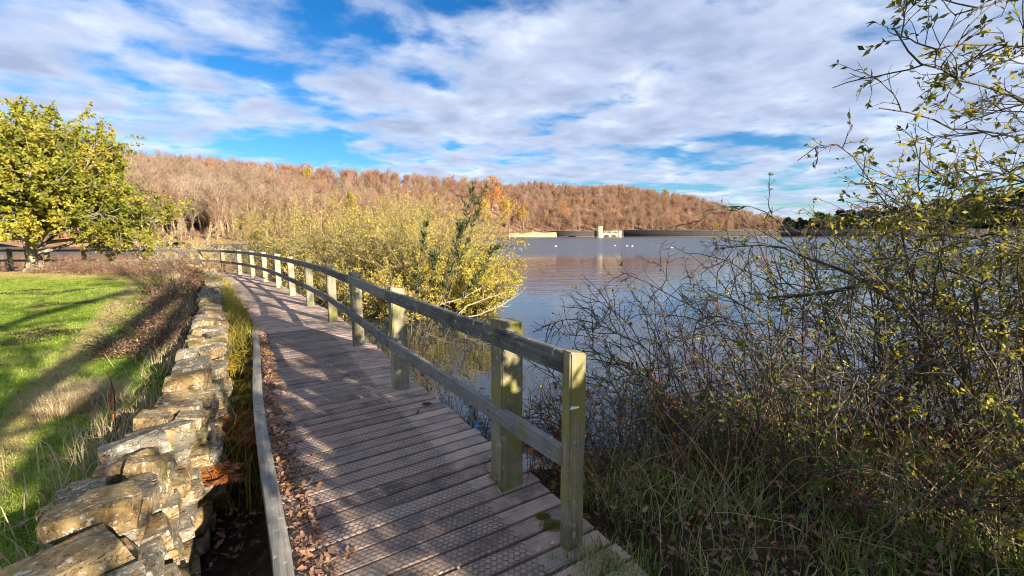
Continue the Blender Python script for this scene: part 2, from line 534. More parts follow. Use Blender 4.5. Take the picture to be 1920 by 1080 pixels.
def stone_mat(name, ochre=1.0):
    m, nt, out = new_mat(name)
    tcn = nd(nt, 'ShaderNodeTexCoord').outputs['Object']
    rndv = nd(nt, 'ShaderNodeObjectInfo').outputs['Random']
    off = nd(nt, 'ShaderNodeCombineXYZ', {0: math_(nt, 'MULTIPLY', rndv, 47.0), 1: math_(nt, 'MULTIPLY', rndv, 71.0), 2: math_(nt, 'MULTIPLY', rndv, 29.0)})
    v = nd(nt, 'ShaderNodeVectorMath', {0: tcn, 1: off}, operation='ADD').outputs[0]
    big = tex_noise(nt, v, 5.5, 6, 0.62, 0.6)
    fine = tex_noise(nt, v, 38.0, 6, 0.7)
    col = ramp(nt, math_(nt, 'ADD', math_(nt, 'MULTIPLY', big, 0.7), math_(nt, 'MULTIPLY', fine, 0.3)),
               [(0.34, (.075, .055, .032)), (0.45, (.19, .13, .062)), (0.56, (.295, .215, .105)), (0.70, (.37, .30, .185))])
    rust = maprange(nt, tex_noise(nt, mapping(nt, v, loc=(5, 2, 8)), 7.0, 4, 0.6), 0.60, 0.72)
    col = mix(nt, math_(nt, 'MULTIPLY', rust, 0.8), col, (.36, .17, .045))
    grey = maprange(nt, math_(nt, 'ADD', tex_noise(nt, mapping(nt, v, loc=(1, 9, 4)), 6.0, 5, 0.65), math_(nt, 'MULTIPLY', math_(nt, 'SUBTRACT', rndv, 0.5), 0.34)), 0.47, 0.60)
    col = mix(nt, math_(nt, 'MULTIPLY', grey, 0.8), col, (.185, .172, .145))
    vo = nd(nt, 'ShaderNodeTexVoronoi', {'Vector': nd(nt, 'ShaderNodeVectorMath', {0: v, 1: nd(nt, 'ShaderNodeVectorMath', {0: tex_noise(nt, v, 30.0, 3, 0.6, out=1), 1: (.03, .03, .03)}, operation='MULTIPLY').outputs[0]}, operation='ADD').outputs[0], 'Scale': 27.0, 'Randomness': 1.0})
    spot = maprange(nt, tex_noise(nt, mapping(nt, v, loc=(7, 7, 2)), 30.0, 6, 0.7, 0.3), 0.545, 0.60)
    pick = maprange(nt, nd(nt, 'ShaderNodeSeparateColor', {0: vo.outputs['Color']}).outputs[0], 0.48, 0.52)
    pm = maprange(nt, tex_noise(nt, mapping(nt, v, loc=(9, 3, 1)), 4.0, 4, 0.6), 0.40, 0.58)
    lich = math_(nt, 'MULTIPLY', spot, pm)
    wide = maprange(nt, tex_noise(nt, mapping(nt, v, loc=(3, 3, 7)), 11.0, 6, 0.72), 0.60, 0.66)
    lich = math_(nt, 'MAXIMUM', lich, math_(nt, 'MULTIPLY', wide, 0.8))
    col = mix(nt, math_(nt, 'MULTIPLY', lich, 0.85), col, (.56, .54, .47))
    pos = nd(nt, 'ShaderNodeNewGeometry').outputs['Position']
    mossm = maprange(nt, tex_noise(nt, pos, 2.6, 5, 0.65), 0.56, 0.68)
    col = mix(nt, math_(nt, 'MULTIPLY', mossm, 0.7), col, (.13, .13, .025))
    ck = math_(nt, 'ABSOLUTE', math_(nt, 'SUBTRACT', tex_noise(nt, mapping(nt, v, (1, 1, 2.2), (2, 6, 3)), 7.0, 5, 0.6, 0.5), 0.5))
    crack = maprange(nt, ck, 0.010, 0.002)
    col = mix(nt, math_(nt, 'MULTIPLY', crack, 0.75), col, (.035, .028, .018))
    pit = maprange(nt, tex_noise(nt, v, 85.0, 3, 0.6), 0.60, 0.70)
    col = mix(nt, math_(nt, 'MULTIPLY', pit, 0.5), col, (.07, .055, .035))
    med = tex_noise(nt, v, 16.0, 6, 0.7)
    h = math_(nt, 'ADD', math_(nt, 'MULTIPLY', fine, 0.5), math_(nt, 'MULTIPLY', med, 1.1))
    h = math_(nt, 'SUBTRACT', h, math_(nt, 'MULTIPLY', crack, 0.5))
    principled(nt, out, col, 0.92, bump(nt, h, 0.8, 0.022), 0.15)
    return m


M['stone'] = stone_mat('lichened_sandstone')


def soil_mat():
    m, nt, out = new_mat('leaf_strewn_soil')
    v = nd(nt, 'ShaderNodeNewGeometry').outputs['Position']
    n = tex_noise(nt, v, 9.0, 7, 0.7)
    b = tex_noise(nt, v, 1.1, 3, 0.5)
    c = ramp(nt, math_(nt, 'ADD', math_(nt, 'MULTIPLY', n, 0.75), math_(nt, 'MULTIPLY', b, 0.25)), [(0.35, (.022, .017, .012)), (0.55, (.06, .042, .026)), (0.72, (.15, .10, .06))])
    principled(nt, out, c, 0.95, bump(nt, n, 0.8, 0.05), 0.1)
    return m


M['soil'] = soil_mat()

TRK_A, TRK_B = on(-60, 905, -.28), on(215, 573, -.2)


def lawn_mat(name, attr):
    m, nt, out = new_mat(name)
    v = nd(nt, 'ShaderNodeNewGeometry').outputs['Position']
    big = tex_noise(nt, v, 0.55, 4, 0.6)
    mid = tex_noise(nt, v, 3.2, 5, 0.65)
    fine = tex_noise(nt, v, 42.0, 3, 0.6)
    g = math_(nt, 'ADD', math_(nt, 'MULTIPLY', mid, 0.5), math_(nt, 'MULTIPLY', big, 0.5))
    if attr:
        a = nd(nt, 'ShaderNodeAttribute', attribute_name='rnd').outputs['Fac']
        g = math_(nt, 'ADD', g, math_(nt, 'MULTIPLY', math_(nt, 'SUBTRACT', a, 0.5), 0.28))
    else:
        g = math_(nt, 'ADD', g, math_(nt, 'MULTIPLY', math_(nt, 'SUBTRACT', fine, 0.5), 0.35))
    col = ramp(nt, g, [(0.36, (.08, .14, .014)), (0.48, (.17, .26, .024)), (0.58, (.27, .33, .05)), (0.66, (.42, .38, .15))])
    # worn track: a straw-coloured line trodden across the field
    d = TRK_B - TRK_A
    L = math.hypot(d[0], d[1])
    nx, ny = -d[1] / L, d[0] / L
    sp = nd(nt, 'ShaderNodeSeparateXYZ', {0: v})
    dist = math_(nt, 'ADD', math_(nt, 'MULTIPLY', math_(nt, 'SUBTRACT', sp.outputs[0], float(TRK_A[0])), nx), math_(nt, 'MULTIPLY', math_(nt, 'SUBTRACT', sp.outputs[1], float(TRK_A[1])), ny))
    dist = math_(nt, 'ADD', math_(nt, 'ABSOLUTE', dist), math_(nt, 'MULTIPLY', math_(nt, 'SUBTRACT', mid, 0.5), 0.7))
    trk = maprange(nt, dist, 0.30, 0.08)
    col = mix(nt, math_(nt, 'MULTIPLY', trk, 0.65), col, (.40, .30, .15))
    edge = maprange(nt, math_(nt, 'ADD', sp.outputs[1], math_(nt, 'MULTIPLY', mid, 3.0)), 17.5, 19.5)
    col = mix(nt, math_(nt, 'MULTIPLY', edge, 0.8), col, (.42, .31, .14))
    if attr:
        b = nd(nt, 'ShaderNodeBsdfPrincipled', {'Base Color': col, 'Roughness': 0.6, 'Specular IOR Level': 0.25})
        t = nd(nt, 'ShaderNodeBsdfTranslucent', {'Color': col})
        mx = nd(nt, 'ShaderNodeMixShader', {0: 0.35, 1: b.outputs[0], 2: t.outputs[0]})
        nt.links.new(mx.outputs[0], out.inputs[0])
    else:
        principled(nt, out, col, 0.9, bump(nt, fine, 0.8, 0.05), 0.1)
    return m


M['lawn'] = lawn_mat('meadow_turf', False)
M['lawn_blade'] = lawn_mat('meadow_grass', True)


def water_mat():
    m, nt, out = new_mat('lake_water')
    v = nd(nt, 'ShaderNodeNewGeometry').outputs['Position']
    sp = nd(nt, 'ShaderNodeSeparateXYZ', {0: v})
    gust = math_(nt, 'ADD', sp.outputs[1], math_(nt, 'MULTIPLY', tex_noise(nt, mapping(nt, v, (.012, .05, 1)), 1.0, 3, 0.5), 16.0))
    far = maprange(nt, gust, 46.0, 62.0)
    mid = maprange(nt, gust, 14.0, 34.0)
    r1 = tex_noise(nt, mapping(nt, v, (.55, 1.5, 1), rot=(0, 0, rad(8))), 1.0, 3, 0.55, 0.2)
    r2 = tex_noise(nt, mapping(nt, v, (2.0, 5.0, 1), rot=(0, 0, rad(-6))), 1.0, 3, 0.55)
    h = math_(nt, 'ADD', math_(nt, 'MULTIPLY', r1, 1.0), math_(nt, 'MULTIPLY', r2, 0.28))
    h = math_(nt, 'MULTIPLY', h, math_(nt, 'ADD', math_(nt, 'ADD', 0.035, math_(nt, 'MULTIPLY', mid, 0.13)), math_(nt, 'MULTIPLY', far, 0.9)))
    b = nd(nt, 'ShaderNodeBump', {'Height': h, 'Strength': 1.0, 'Distance': 0.16}).outputs[0]
    rough = math_(nt, 'ADD', 0.03, math_(nt, 'MULTIPLY', far, 0.22))
    p = principled(nt, out, (.018, .028, .040), rough, b, 1.0)
    p.inputs['IOR'].default_value = 1.55
    return m


M['water'] = water_mat()


# ------------------------------------------------------------------ the boardwalk's line
def zdeck(Y):
    return -max(0.0, min(0.24, 0.013 * (Y - 4)))


POSTS = [(.31, 2.09), (-.04, 2.67), (-1.22, 4.46), (-2.30, 6.27), (-3.47, 8.14), (-4.81, 10.05), (-6.22, 11.98), (-7.67, 13.92),
         (-9.17, 15.80), (-10.72, 17.60), (-12.25, 19.15), (-13.95, 20.62), (-15.80, 21.75), (-17.3, 22.0), (-18.8, 21.95), (-20.4, 21.85),
         (-21.8, 21.8), (-23.6, 21.7), (-25.4, 21.6), (-27.2, 21.5), (-29.0, 21.4), (-30.8, 21.3)]
_ctrl = np.array([(2.9, -2.2), (1.6, -.05)] + POSTS)


def catmull(pts, per=24):
    out = []
    P = np.vstack([2 * pts[0] - pts[1], pts, 2 * pts[-1] - pts[-2]])
    for i in range(1, len(P) - 2):
        p0, p1, p2, p3 = P[i - 1], P[i], P[i + 1], P[i + 2]
        for t in np.arange(per) / per:
            out.append(.5 * (2 * p1 + (p2 - p0) * t + (2 * p0 - 5 * p1 + 4 * p2 - p3) * t * t + (3 * p1 - p0 - 3 * p2 + p3) * t ** 3))
    out.append(P[-2])
    return np.array(out)


LINE = catmull(_ctrl)
_k = np.ones(25) / 25                                   # iron out the kinks
_pad = np.vstack([LINE[:1].repeat(12, 0), LINE, LINE[-1:].repeat(12, 0)])
_sm = np.stack([np.convolve(_pad[:, i], _k, 'valid') for i in (0, 1)], 1)
_sm[:14], _sm[-14:] = LINE[:14], LINE[-14:]
LINE = _sm
ARC = np.concatenate([[0], np.cumsum(np.linalg.norm(np.diff(LINE, axis=0), axis=1))])


def path(s):
    x = np.interp(s, ARC, LINE[:, 0])
    y = np.interp(s, ARC, LINE[:, 1])
    x2 = np.interp(s + .15, ARC, LINE[:, 0]) - np.interp(s - .15, ARC, LINE[:, 0])
    y2 = np.interp(s + .15, ARC, LINE[:, 1]) - np.interp(s - .15, ARC, LINE[:, 1])
    L = np.hypot(x2, y2)
    return x, y, x2 / L, y2 / L


def pt(s, lat):
    x, y, tx, ty = path(s)
    return x + ty * lat, y - tx * lat


def s_of(p):
    return ARC[np.argmin(np.hypot(LINE[:, 0] - p[0], LINE[:, 1] - p[1]))]


def lateral(x, y):
    """signed distance from the post line (+ = lake side) and arc position, arrays"""
    x, y = np.atleast_1d(x).astype(float), np.atleast_1d(y).astype(float)
    sub = LINE[::4]
    lat = np.empty(len(x))
    ss = np.empty(len(x))
    for a in range(0, len(x), 20000):
        d = (x[a:a + 20000, None] - sub[None, :, 0]) ** 2 + (y[a:a + 20000, None] - sub[None, :, 1]) ** 2
        i = d.argmin(1)
        s = ARC[::4][i]
        px, py, tx, ty = path(s)
        lat[a:a + 20000] = (x[a:a + 20000] - px) * ty - (y[a:a + 20000] - py) * tx
        ss[a:a + 20000] = s
        far = np.sqrt(d.min(1))
        lat[a:a + 20000] = np.sign(lat[a:a + 20000]) * np.maximum(np.abs(lat[a:a + 20000]), far * .7)
    return lat, ss


def smooth01(a, b, v):
    t = np.clip((v - a) / (b - a), 0, 1)
    return t * t * (3 - 2 * t)


def vnoise(x, y, f, seed=0.0):
    return np.array([mnoise.noise(Vector((a * f + seed, b * f - seed, seed * .37))) for a, b in zip(x, y)])


WATER_Z = -0.75


def lawn_z(x, y):
    return -.28 + .16 * smooth01(6, 20, y) + .02 * np.sin(x * .7) * np.sin(y * .6)


def ground_z(x, y):
    lat, s = lateral(x, y)
    x, y = np.atleast_1d(x), np.atleast_1d(y)
    near = 1 - smooth01(2.6, 6.2, y - 0.12 * np.maximum(x, 0))
    bank = -2.2 + near * 2.10 + .25 * smooth01(3.0, 7.0, x) * near
    ditch = np.full_like(bank, -.62) + .28 * smooth01(4, 8, y)
    lawn = lawn_z(x, y) - .03
    under = np.minimum(bank, -.30)
    z = np.where(lat > .35, bank, under)
    k = smooth01(-.9, -1.35, lat)
    z = z * (1 - k) + ditch * k
    k = smooth01(-2.0, -2.3, lat)
    z = z * (1 - k) + lawn * k
    z = np.where((np.abs(lat - .27) < .09), np.minimum(z, bank) * .5 + under * .5, z)
    return z


# ------------------------------------------------------------------ ground, lawn, water
def grid_obj(name, xs, ys, zf, mat, keep=None, smooth=True):
    X, Y = np.meshgrid(xs, ys)
    Z = zf(X.ravel(), Y.ravel())
    V = np.stack([X.ravel(), Y.ravel(), Z], 1)
    nx, ny = len(xs), len(ys)
    i = np.arange(nx * ny).reshape(ny, nx)
    q = np.stack([i[:-1, :-1], i[:-1, 1:], i[1:, 1:], i[1:, :-1]], -1).reshape(-1, 4)
    if keep is not None:
        kv = keep(V[:, 0], V[:, 1])
        q = q[kv[q].all(1)]
        used = np.unique(q)
        remap = np.full(len(V), -1)
        remap[used] = np.arange(len(used))
        V, q = V[used], remap[q]
    g = Geo()
    g.add(V, quads=q)
    return g.build(name, mat, smooth=smooth)


def spread(a, b, step, lo, hi, k=1.28):
    mid = list(np.arange(a, b + step * .5, step))
    v, s = a, step
    left = []
    while v > lo:
        s *= k
        v -= s
        left.append(v)
    v, s = mid[-1], step
    right = []
    while v < hi:
        s *= k
        v += s
        right.append(v)
    return np.array(left[::-1] + mid + right)


def ground_full(x, y):
    z = ground_z(x, y)
    n = vnoise(x, y, 1.7, 3.3) * .05 + vnoise(x, y, .5, 8.1) * .06
    z = z + np.where(np.hypot(x, y) < 60, n, 0)
    # lake bed, the far side of the valley
    return np.where(y > 40, np.minimum(z, -2.0), z)


tag(grid_obj('ground', spread(-17, 8, .22, -3000, 3000), spread(-4, 25, .24, -400, 4000), ground_full, M['soil']), kind='structure')

xs = np.arange(-48, 2.6, .3)
ys = np.arange(-8, 21.4, .3)


def lawn_full(x, y):
    return lawn_z(x, y) + vnoise(x, y, 1.4, 5.0) * .03


tag(grid_obj('lawn', xs, ys, lawn_full, M['lawn'], keep=lambda x, y: lateral(x, y)[0] < -2.15), kind='structure')

g = Geo()
g.add([(-900, 2.6, WATER_Z), (900, 2.6, WATER_Z), (900, 266, WATER_Z), (-900, 266, WATER_Z)], quads=[(0, 1, 2, 3)])
tag(g.build('water', M['water']), kind='structure')

# ------------------------------------------------------------------ the wooded hill across the lake
FOOT = [(-320, 40), (-180, 55), (-98, 72), (-75, 85), (-62, 96), (-66, 112), (-55, 140), (-30, 200), (-6, 258), (20, 276), (90, 290), (180, 330), (300, 420), (420, 520)]
RIDGE = [(-480, 150, 24), (-330, 170, 26), (-216, 180, 27), (-177, 200, 27), (-147, 230, 29), (-117, 260, 32), (-79, 300, 33), (-27, 360, 35), (52, 420, 38),
         (107, 450, 42), (174, 480, 33), (249, 512, 18), (325, 530, 6), (400, 560, 2)]


def dense(P, n=400):
    P = np.array(P, float)
    d = np.concatenate([[0], np.cumsum(np.linalg.norm(np.diff(P[:, :2], axis=0), axis=1))])
    t = np.linspace(0, d[-1], n)
    return np.stack([np.interp(t, d, P[:, i]) for i in range(P.shape[1])], 1)


FD, RD = dense(FOOT), dense(RIDGE)


def near_d(P, x, y):
    out = np.empty(len(x))
    idx = np.empty(len(x), int)
    for a in range(0, len(x), 8000):
        d = (x[a:a + 8000, None] - P[None, :, 0]) ** 2 + (y[a:a + 8000, None] - P[None, :, 1]) ** 2
        idx[a:a + 8000] = d.argmin(1)
        out[a:a + 8000] = np.sqrt(d.min(1))
    return out, idx


def hill_side(x, y):
    """how far beyond the shore line (positive = on land)"""
    d, i = near_d(FD, x, y)
    j = np.clip(i, 1, len(FD) - 2)
    t = FD[j + 1] - FD[j - 1]
    return np.where(t[:, 0] * (y - FD[i, 1]) - t[:, 1] * (x - FD[i, 0]) > 0, d, -d)


def hill_z(x, y):
    df = hill_side(x, y)
    dr, ir = near_d(RD, x, y)
    H = RD[ir, 2]
    f = np.clip(df, 0, None) / (np.clip(df, 0, None) + dr + 1e-6)
    prof = smooth01(0, 1, f) * .55 + f * .45
    z = H * prof
    z = z + smooth01(-4, 6, df) * 1.3 - 2.0 + smooth01(-8, 0, df) * 1.2
    z += (vnoise(x, y, .02, 4.4) * 4 + vnoise(x, y, .07, 1.4) * 1.2) * smooth01(15, 60, df)
    beyond = (x * 0 + 1) * 0
    return z


M['hill'] = flat_mat('fallen_beech_leaf_floor', (.24, .145, .09), 0.95, 0.35, 0.45, 0.1, 0.2)
tag(grid_obj('hill', np.arange(-420, 421, 7.0), np.arange(34, 620, 7.0), hill_z, M['hill'], keep=lambda x, y: hill_side(x, y) > -9), kind='structure')

# ------------------------------------------------------------------ trees of the far wood
def bare_tree_geo(seed, H=13.0, n1=17, n2=6, n3=5, leafn=0, spread_=1.0, thick=1.0):
    """returns (trunk+limb geometry, leaf points, leaf dirs); base at the origin"""
    rng = np.random.default_rng(seed)
    wood = Geo()
    tr = strands(rng, [(0, 0, -.3)], [(0, 0, 1)], H * .78, 8, .06, .05)
    tubes(wood, tr, .17 * thick * H / 13, .05 * thick, 6)
    P, D, pi, t = kids(rng, tr, n1, .28, 1.0, 25, 60)
    D[:, 2] += .25
    b1 = strands(rng, P, D, H * (.40 - .20 * t) * spread_ * rng.uniform(.7, 1.2, len(t)), 5, .13, .12)
    tubes(wood, b1, .055 * thick, .018 * thick, 4)
    P, D, pi, t = kids(rng, b1, n2, .2, 1.0, 25, 60)
    b2 = strands(rng, P, D, H * .12 * rng.uniform(.6, 1.3, len(t)), 3, .16, .10)
    tubes(wood, b2, .024 * thick, .012 * thick, 3)
    P, D, pi, t = kids(rng, b2, n3, .2, 1.0, 20, 60)
    b3 = strands(rng, P, D, H * .06 * rng.uniform(.6, 1.4, len(t)), 2, .2, .06)
    tubes(wood, b3, .016 * thick, .010 * thick, 3)
    lp = ld = None
    if leafn:
        P, D, _, _ = kids(rng, b3, leafn, .1, 1.0, 20, 90)
        lp, ld = P, D
    return wood, lp, ld, rng


def inst_bark(name, dark, light):
    m, nt, out = new_mat(name)
    r = nd(nt, 'ShaderNodeObjectInfo').outputs['Random']
    a = nd(nt, 'ShaderNodeAttribute', attribute_name='rnd').outputs['Fac']
    c = ramp(nt, math_(nt, 'ADD', math_(nt, 'MULTIPLY', r, .75), math_(nt, 'MULTIPLY', a, .25)), [(0, dark), (1, light)])
    principled(nt, out, c, .9, None, .1)
    return m


M['wood_tan'] = inst_bark('tan_twigs', (.16, .10, .066), (.31, .205, .14))
M['wood_russet'] = inst_bark('russet_twigs', (.20, .115, .078), (.36, .215, .15))
M['wood_grey'] = inst_bark('grey_twigs', (.17, .12, .085), (.34, .26, .185))
M['leaf_russet'] = leaf_mat('russet_beech_leaves', [(0, (.25, .125, .08)), (.5, (.36, .20, .125)), (1, (.42, .26, .165))], .2)
M['leaf_orange'] = leaf_mat('orange_beech_leaves', [(0, (.36, .13, .02)), (.5, (.52, .22, .03)), (1, (.58, .32, .06))], .3)
M['leaf_gold'] = leaf_mat('golden_birch_leaves', [(0, (.36, .22, .03)), (.5, (.55, .36, .05)), (1, (.60, .42, .08))], .3)
M['leaf_olive'] = leaf_mat('olive_tree_leaves', [(0, (.17, .15, .03)), (.5, (.34, .29, .04)), (1, (.48, .38, .05))], .3)

PROTO = bpy.data.collections.new('wood_prototypes')
protos = []
for i, (sd, wm, lm, lf, H) in enumerate([(11, 'wood_tan', None, 0, 13), (12, 'wood_grey', None, 0, 14), (13, 'wood_russet', 'leaf_russet', 1, 12), (14, 'wood_russet', None, 0, 13.5),
                                         (15, 'wood_tan', 'leaf_russet', 1, 12.5), (16, 'wood_russet', None, 0, 13), (17, 'wood_tan', 'leaf_orange', 2, 11), (18, 'wood_tan', 'leaf_olive', 2, 10)]):
    wg, lp, ld, rng = bare_tree_geo(sd, H, 20, 6, 5, lf, 1.35, 1.5)
    me = wg.mesh('wood_tree', M[wm])
    if lm:
        n0 = len(me.polygons)
        lg = Geo()
        leaves(lg, rng, lp, ld, rng.uniform(.14, .30, len(lp)), .6, .2)
        wg2 = Geo()
        wg2.V, wg2.T, wg2.Q, wg2.A, wg2.n = wg.V + lg.V, [t + wg.n for t in lg.T], list(wg.Q), wg.A + lg.A, wg.n + lg.n
        me = wg2.mesh('wood_tree', M[wm])
        me.materials.append(M[lm])
        nl = sum(len(t) for t in lg.T)
        mi = np.zeros(len(me.polygons), np.int32)
        mi[:nl] = 1
        me.polygons.foreach_set('material_index', mi)
    o = bpy.data.objects.new('wood_tree', me)
    PROTO.objects.link(o)
    protos.append(o)


def scatter(name, P, rot, scl, kind):
    me = bpy.data.meshes.new(name)
    me.vertices.add(len(P))
    me.vertices.foreach_set('co', P.astype(np.float32).ravel())
    for nm, ty, arr in (('rotz', 'FLOAT', rot), ('scl', 'FLOAT', scl)):
        a = me.attributes.new(nm, ty, 'POINT')
        a.data.foreach_set('value', arr.astype(np.float32))
    a = me.attributes.new('kind', 'INT', 'POINT')
    a.data.foreach_set('value', kind.astype(np.int32))
    o = link(name, me)
    ng = bpy.data.node_groups.new('wood_scatter', 'GeometryNodeTree')
    ng.interface.new_socket('Geometry', in_out='INPUT', socket_type='NodeSocketGeometry')
    ng.interface.new_socket('Geometry', in_out='OUTPUT', socket_type='NodeSocketGeometry')
    gi, go = ng.nodes.new('NodeGroupInput'), ng.nodes.new('NodeGroupOutput')
    ci = ng.nodes.new('GeometryNodeCollectionInfo')
    ci.inputs['Collection'].default_value = PROTO
    ci.inputs['Separate Children'].default_value = True
    ci.inputs['Reset Children'].default_value = True
    ip = ng.nodes.new('GeometryNodeInstanceOnPoints')
    ip.inputs['Pick Instance'].default_value = True

    def attr(n, dt):
        q = ng.nodes.new('GeometryNodeInputNamedAttribute')
        q.data_type = dt
        q.inputs['Name'].default_value = n
        return q.outputs['Attribute']
    cx = ng.nodes.new('ShaderNodeCombineXYZ')
    ng.links.new(attr('rotz', 'FLOAT'), cx.inputs[2])
    ng.links.new(gi.outputs[0], ip.inputs['Points'])
    ng.links.new(ci.outputs[0], ip.inputs['Instance'])
    ng.links.new(attr('kind', 'INT'), ip.inputs['Instance Index'])
    ng.links.new(cx.outputs[0], ip.inputs['Rotation'])
    ng.links.new(attr('scl', 'FLOAT'), ip.inputs['Scale'])
    ng.links.new(ip.outputs[0], go.inputs[0])
    md = o.modifiers.new('wood', 'NODES')
    md.node_group = ng
    return o


rng = np.random.default_rng(5)
cand = np.stack([rng.uniform(-330, 410, 15000), rng.uniform(45, 600, 15000)], 1)
ex = np.stack([rng.uniform(-150, -20, 2600), rng.uniform(70, 215, 2600)], 1)
cand = np.concatenate([cand, ex[hill_side(ex[:, 0], ex[:, 1]) < 75]])
hs = hill_side(cand[:, 0], cand[:, 1])
u = cand[:, 0] / cand[:, 1]
drr, _ = near_d(RD, cand[:, 0], cand[:, 1])
ridge_y = np.interp(cand[:, 0], RD[:, 0], RD[:, 1])
ok = (hs > 4) & (u > -1.35) & (u < .66) & (cand[:, 1] < ridge_y + 25)
cand, hs = cand[ok], hs[ok]
cz = hill_z(cand[:, 0], cand[:, 1])
nn = vnoise(cand[:, 0], cand[:, 1], .018, 2.2) + vnoise(cand[:, 0], cand[:, 1], .06, 7.7) * .5
r = rng.random(len(cand))
uu = cand[:, 0] / cand[:, 1]
low = (uu < -.55) & (cz < 16)
kind = np.where(r < .20, 2, np.where(r < .45, 3, np.where(r < .64, 5, np.where(r < .72, 4, np.where(r < .87, 0, 1)))))
kind = np.where(low & (r < .8), np.where(r < .4, 0, 1), kind)
kind = np.where((nn > .28) & (rng.random(len(r)) < .22), 6, kind)
kind = np.where((nn < -.30) & (rng.random(len(r)) < .10), 7, kind)
scl = np.where(near_d(RD, cand[:, 0], cand[:, 1])[0] < 45, rng.uniform(.70, .88, len(cand)), rng.uniform(.60, 1.0, len(cand)))
# scrub along the shore in front of the trunks
sc = FD[rng.integers(60, 300, 1500)] + rng.normal(0, 3.0, (1500, 2))
sh = hill_side(sc[:, 0], sc[:, 1])
sc = sc[(sh > .5) & (sh < 9)]
cand = np.concatenate([cand, sc])
cz = np.concatenate([cz, hill_z(sc[:, 0], sc[:, 1])])
scl = np.concatenate([scl, rng.uniform(.14, .34, len(sc))])
kind = np.concatenate([kind, rng.choice([0, 0, 1, 4, 4, 7, 2], len(sc))])
wood = scatter('hillside_wood', np.stack([cand[:, 0], cand[:, 1], cz - .3], 1), rng.uniform(0, 6.28, len(cand)), scl, kind)
tag(wood, 'dense brown leafless woodland covering the hill across the lake', 'woodland', kind='stuff')
print('wood trees', len(cand))


def far_tree(name, label, cat, group, x, y, seed, H, wm, lm, lf, lsize, spread_=1.0, n=(14, 6, 5), sink=.2, z=None):
    base = float(hill_z(np.array([x]), np.array([y]))[0]) if z is None else z
    wg, lp, ld, rr = bare_tree_geo(seed, H, *n, lf, spread_, 1.3)
    root = empty(name, (x, y, base - sink))
    link('trunk', wg.mesh('trunk', M[wm]), root)
    if lf:
        lg = Geo()
        leaves(lg, rr, lp, ld, rr.uniform(lsize * .7, lsize * 1.3, len(lp)), .7, .2)
        link('crown', lg.mesh('crown', M[lm]), root)
    return tag(root, label, cat, group)


# trees that stand out of the wood by their colour or their place at the water's edge
def Xof(px, Y):
    return (px - 960) / 800 * Y


for nm, lab, px, Y, sd, H, wm, lm, lf, ls, sp in [
        ('golden_tree', 'tall golden orange tree on the far shore left of the pale bank', 955, 262, 31, 25, 'wood_tan', 'leaf_gold', 6, .55, 1.2),
        ('orange_tree', 'deep orange tree behind the golden one on the far shore', 918, 278, 32, 31, 'wood_tan', 'leaf_orange', 6, .55, 1.0),
        ('golden_tree', 'golden orange tree showing behind the top of the osier shoots', 905, 246, 33, 20, 'wood_tan', 'leaf_gold', 6, .5, 1.2),
        ('golden_tree', 'yellow-orange tree at the right end of the golden group', 982, 272, 40, 20, 'wood_tan', 'leaf_gold', 6, .5, 1.2),
        ('yellow_tree', 'round bright yellow tree rising behind the willows before the brown hill', 664, 150, 34, 15, 'wood_tan', 'leaf_olive', 6, .42, 1.15),
        ('orange_tree', 'small orange tree among bare trees on the hill above the willows', 475, 150, 35, 12, 'wood_tan', 'leaf_orange', 2, .45, 1.0),
        ('yellow_tree', 'small yellow tree high on the hill below the skyline', 587, 222, 36, 14, 'wood_tan', 'leaf_olive', 3, .5, 1.0),
        ('green_tree', 'green tree behind the willows left of the osier shoots', 800, 190, 37, 14, 'wood_tan', 'pine_light', 3, .45, 1.1),
        ('orange_tree', 'orange-brown tree at the water edge behind the dam wall left of the tower', 1052, 300, 38, 18, 'wood_tan', 'leaf_orange', 2, .5, 1.1),
        ('yellow_tree', 'yellow tree on the skyline at the right shoulder of the hill', 1245, 478, 39, 15, 'wood_tan', 'leaf_gold', 3, .6, 1.1)]:
    far_tree(nm, lab, 'tree', None, Xof(px, Y), Y, sd, H, wm, lm, lf, ls, sp)
k = 0
for px, Y in [(300, 90), (322, 96), (345, 99), (362, 95), (388, 112), (405, 118), (422, 122), (440, 130), (338, 108), (372, 120), (455, 140), (480, 146)]:
    far_tree('bare_tree', 'pale-trunked leafless tree in the front row of the wood, right of the oak', 'tree', 'bare trees at the edge of the far wood',
             Xof(px, Y), Y, 60 + k, 9.5 + (k * 7 % 5) * .7, 'trunk_grey', None, 0, 0)
    k += 1
for px, Y, H, lab in [(120, 74, 3.4, 'low russet shrub on the far bank seen under the oak'), (195, 80, 2.6, 'yellow shrub on the far bank, left one beneath the oak crown'), (238, 84, 2.8, 'yellow shrub on the far bank, right one beneath the oak crown')]:
    far_tree('bank_shrub', lab, 'shrub', None, Xof(px, Y), Y + 2, 90 + px, H, 'wood_tan', 'leaf_gold' if px > 150 else 'leaf_russet', 3, .3, 1.6, (12, 6, 4))


# pines beyond the right end of the dam
PINES = {}


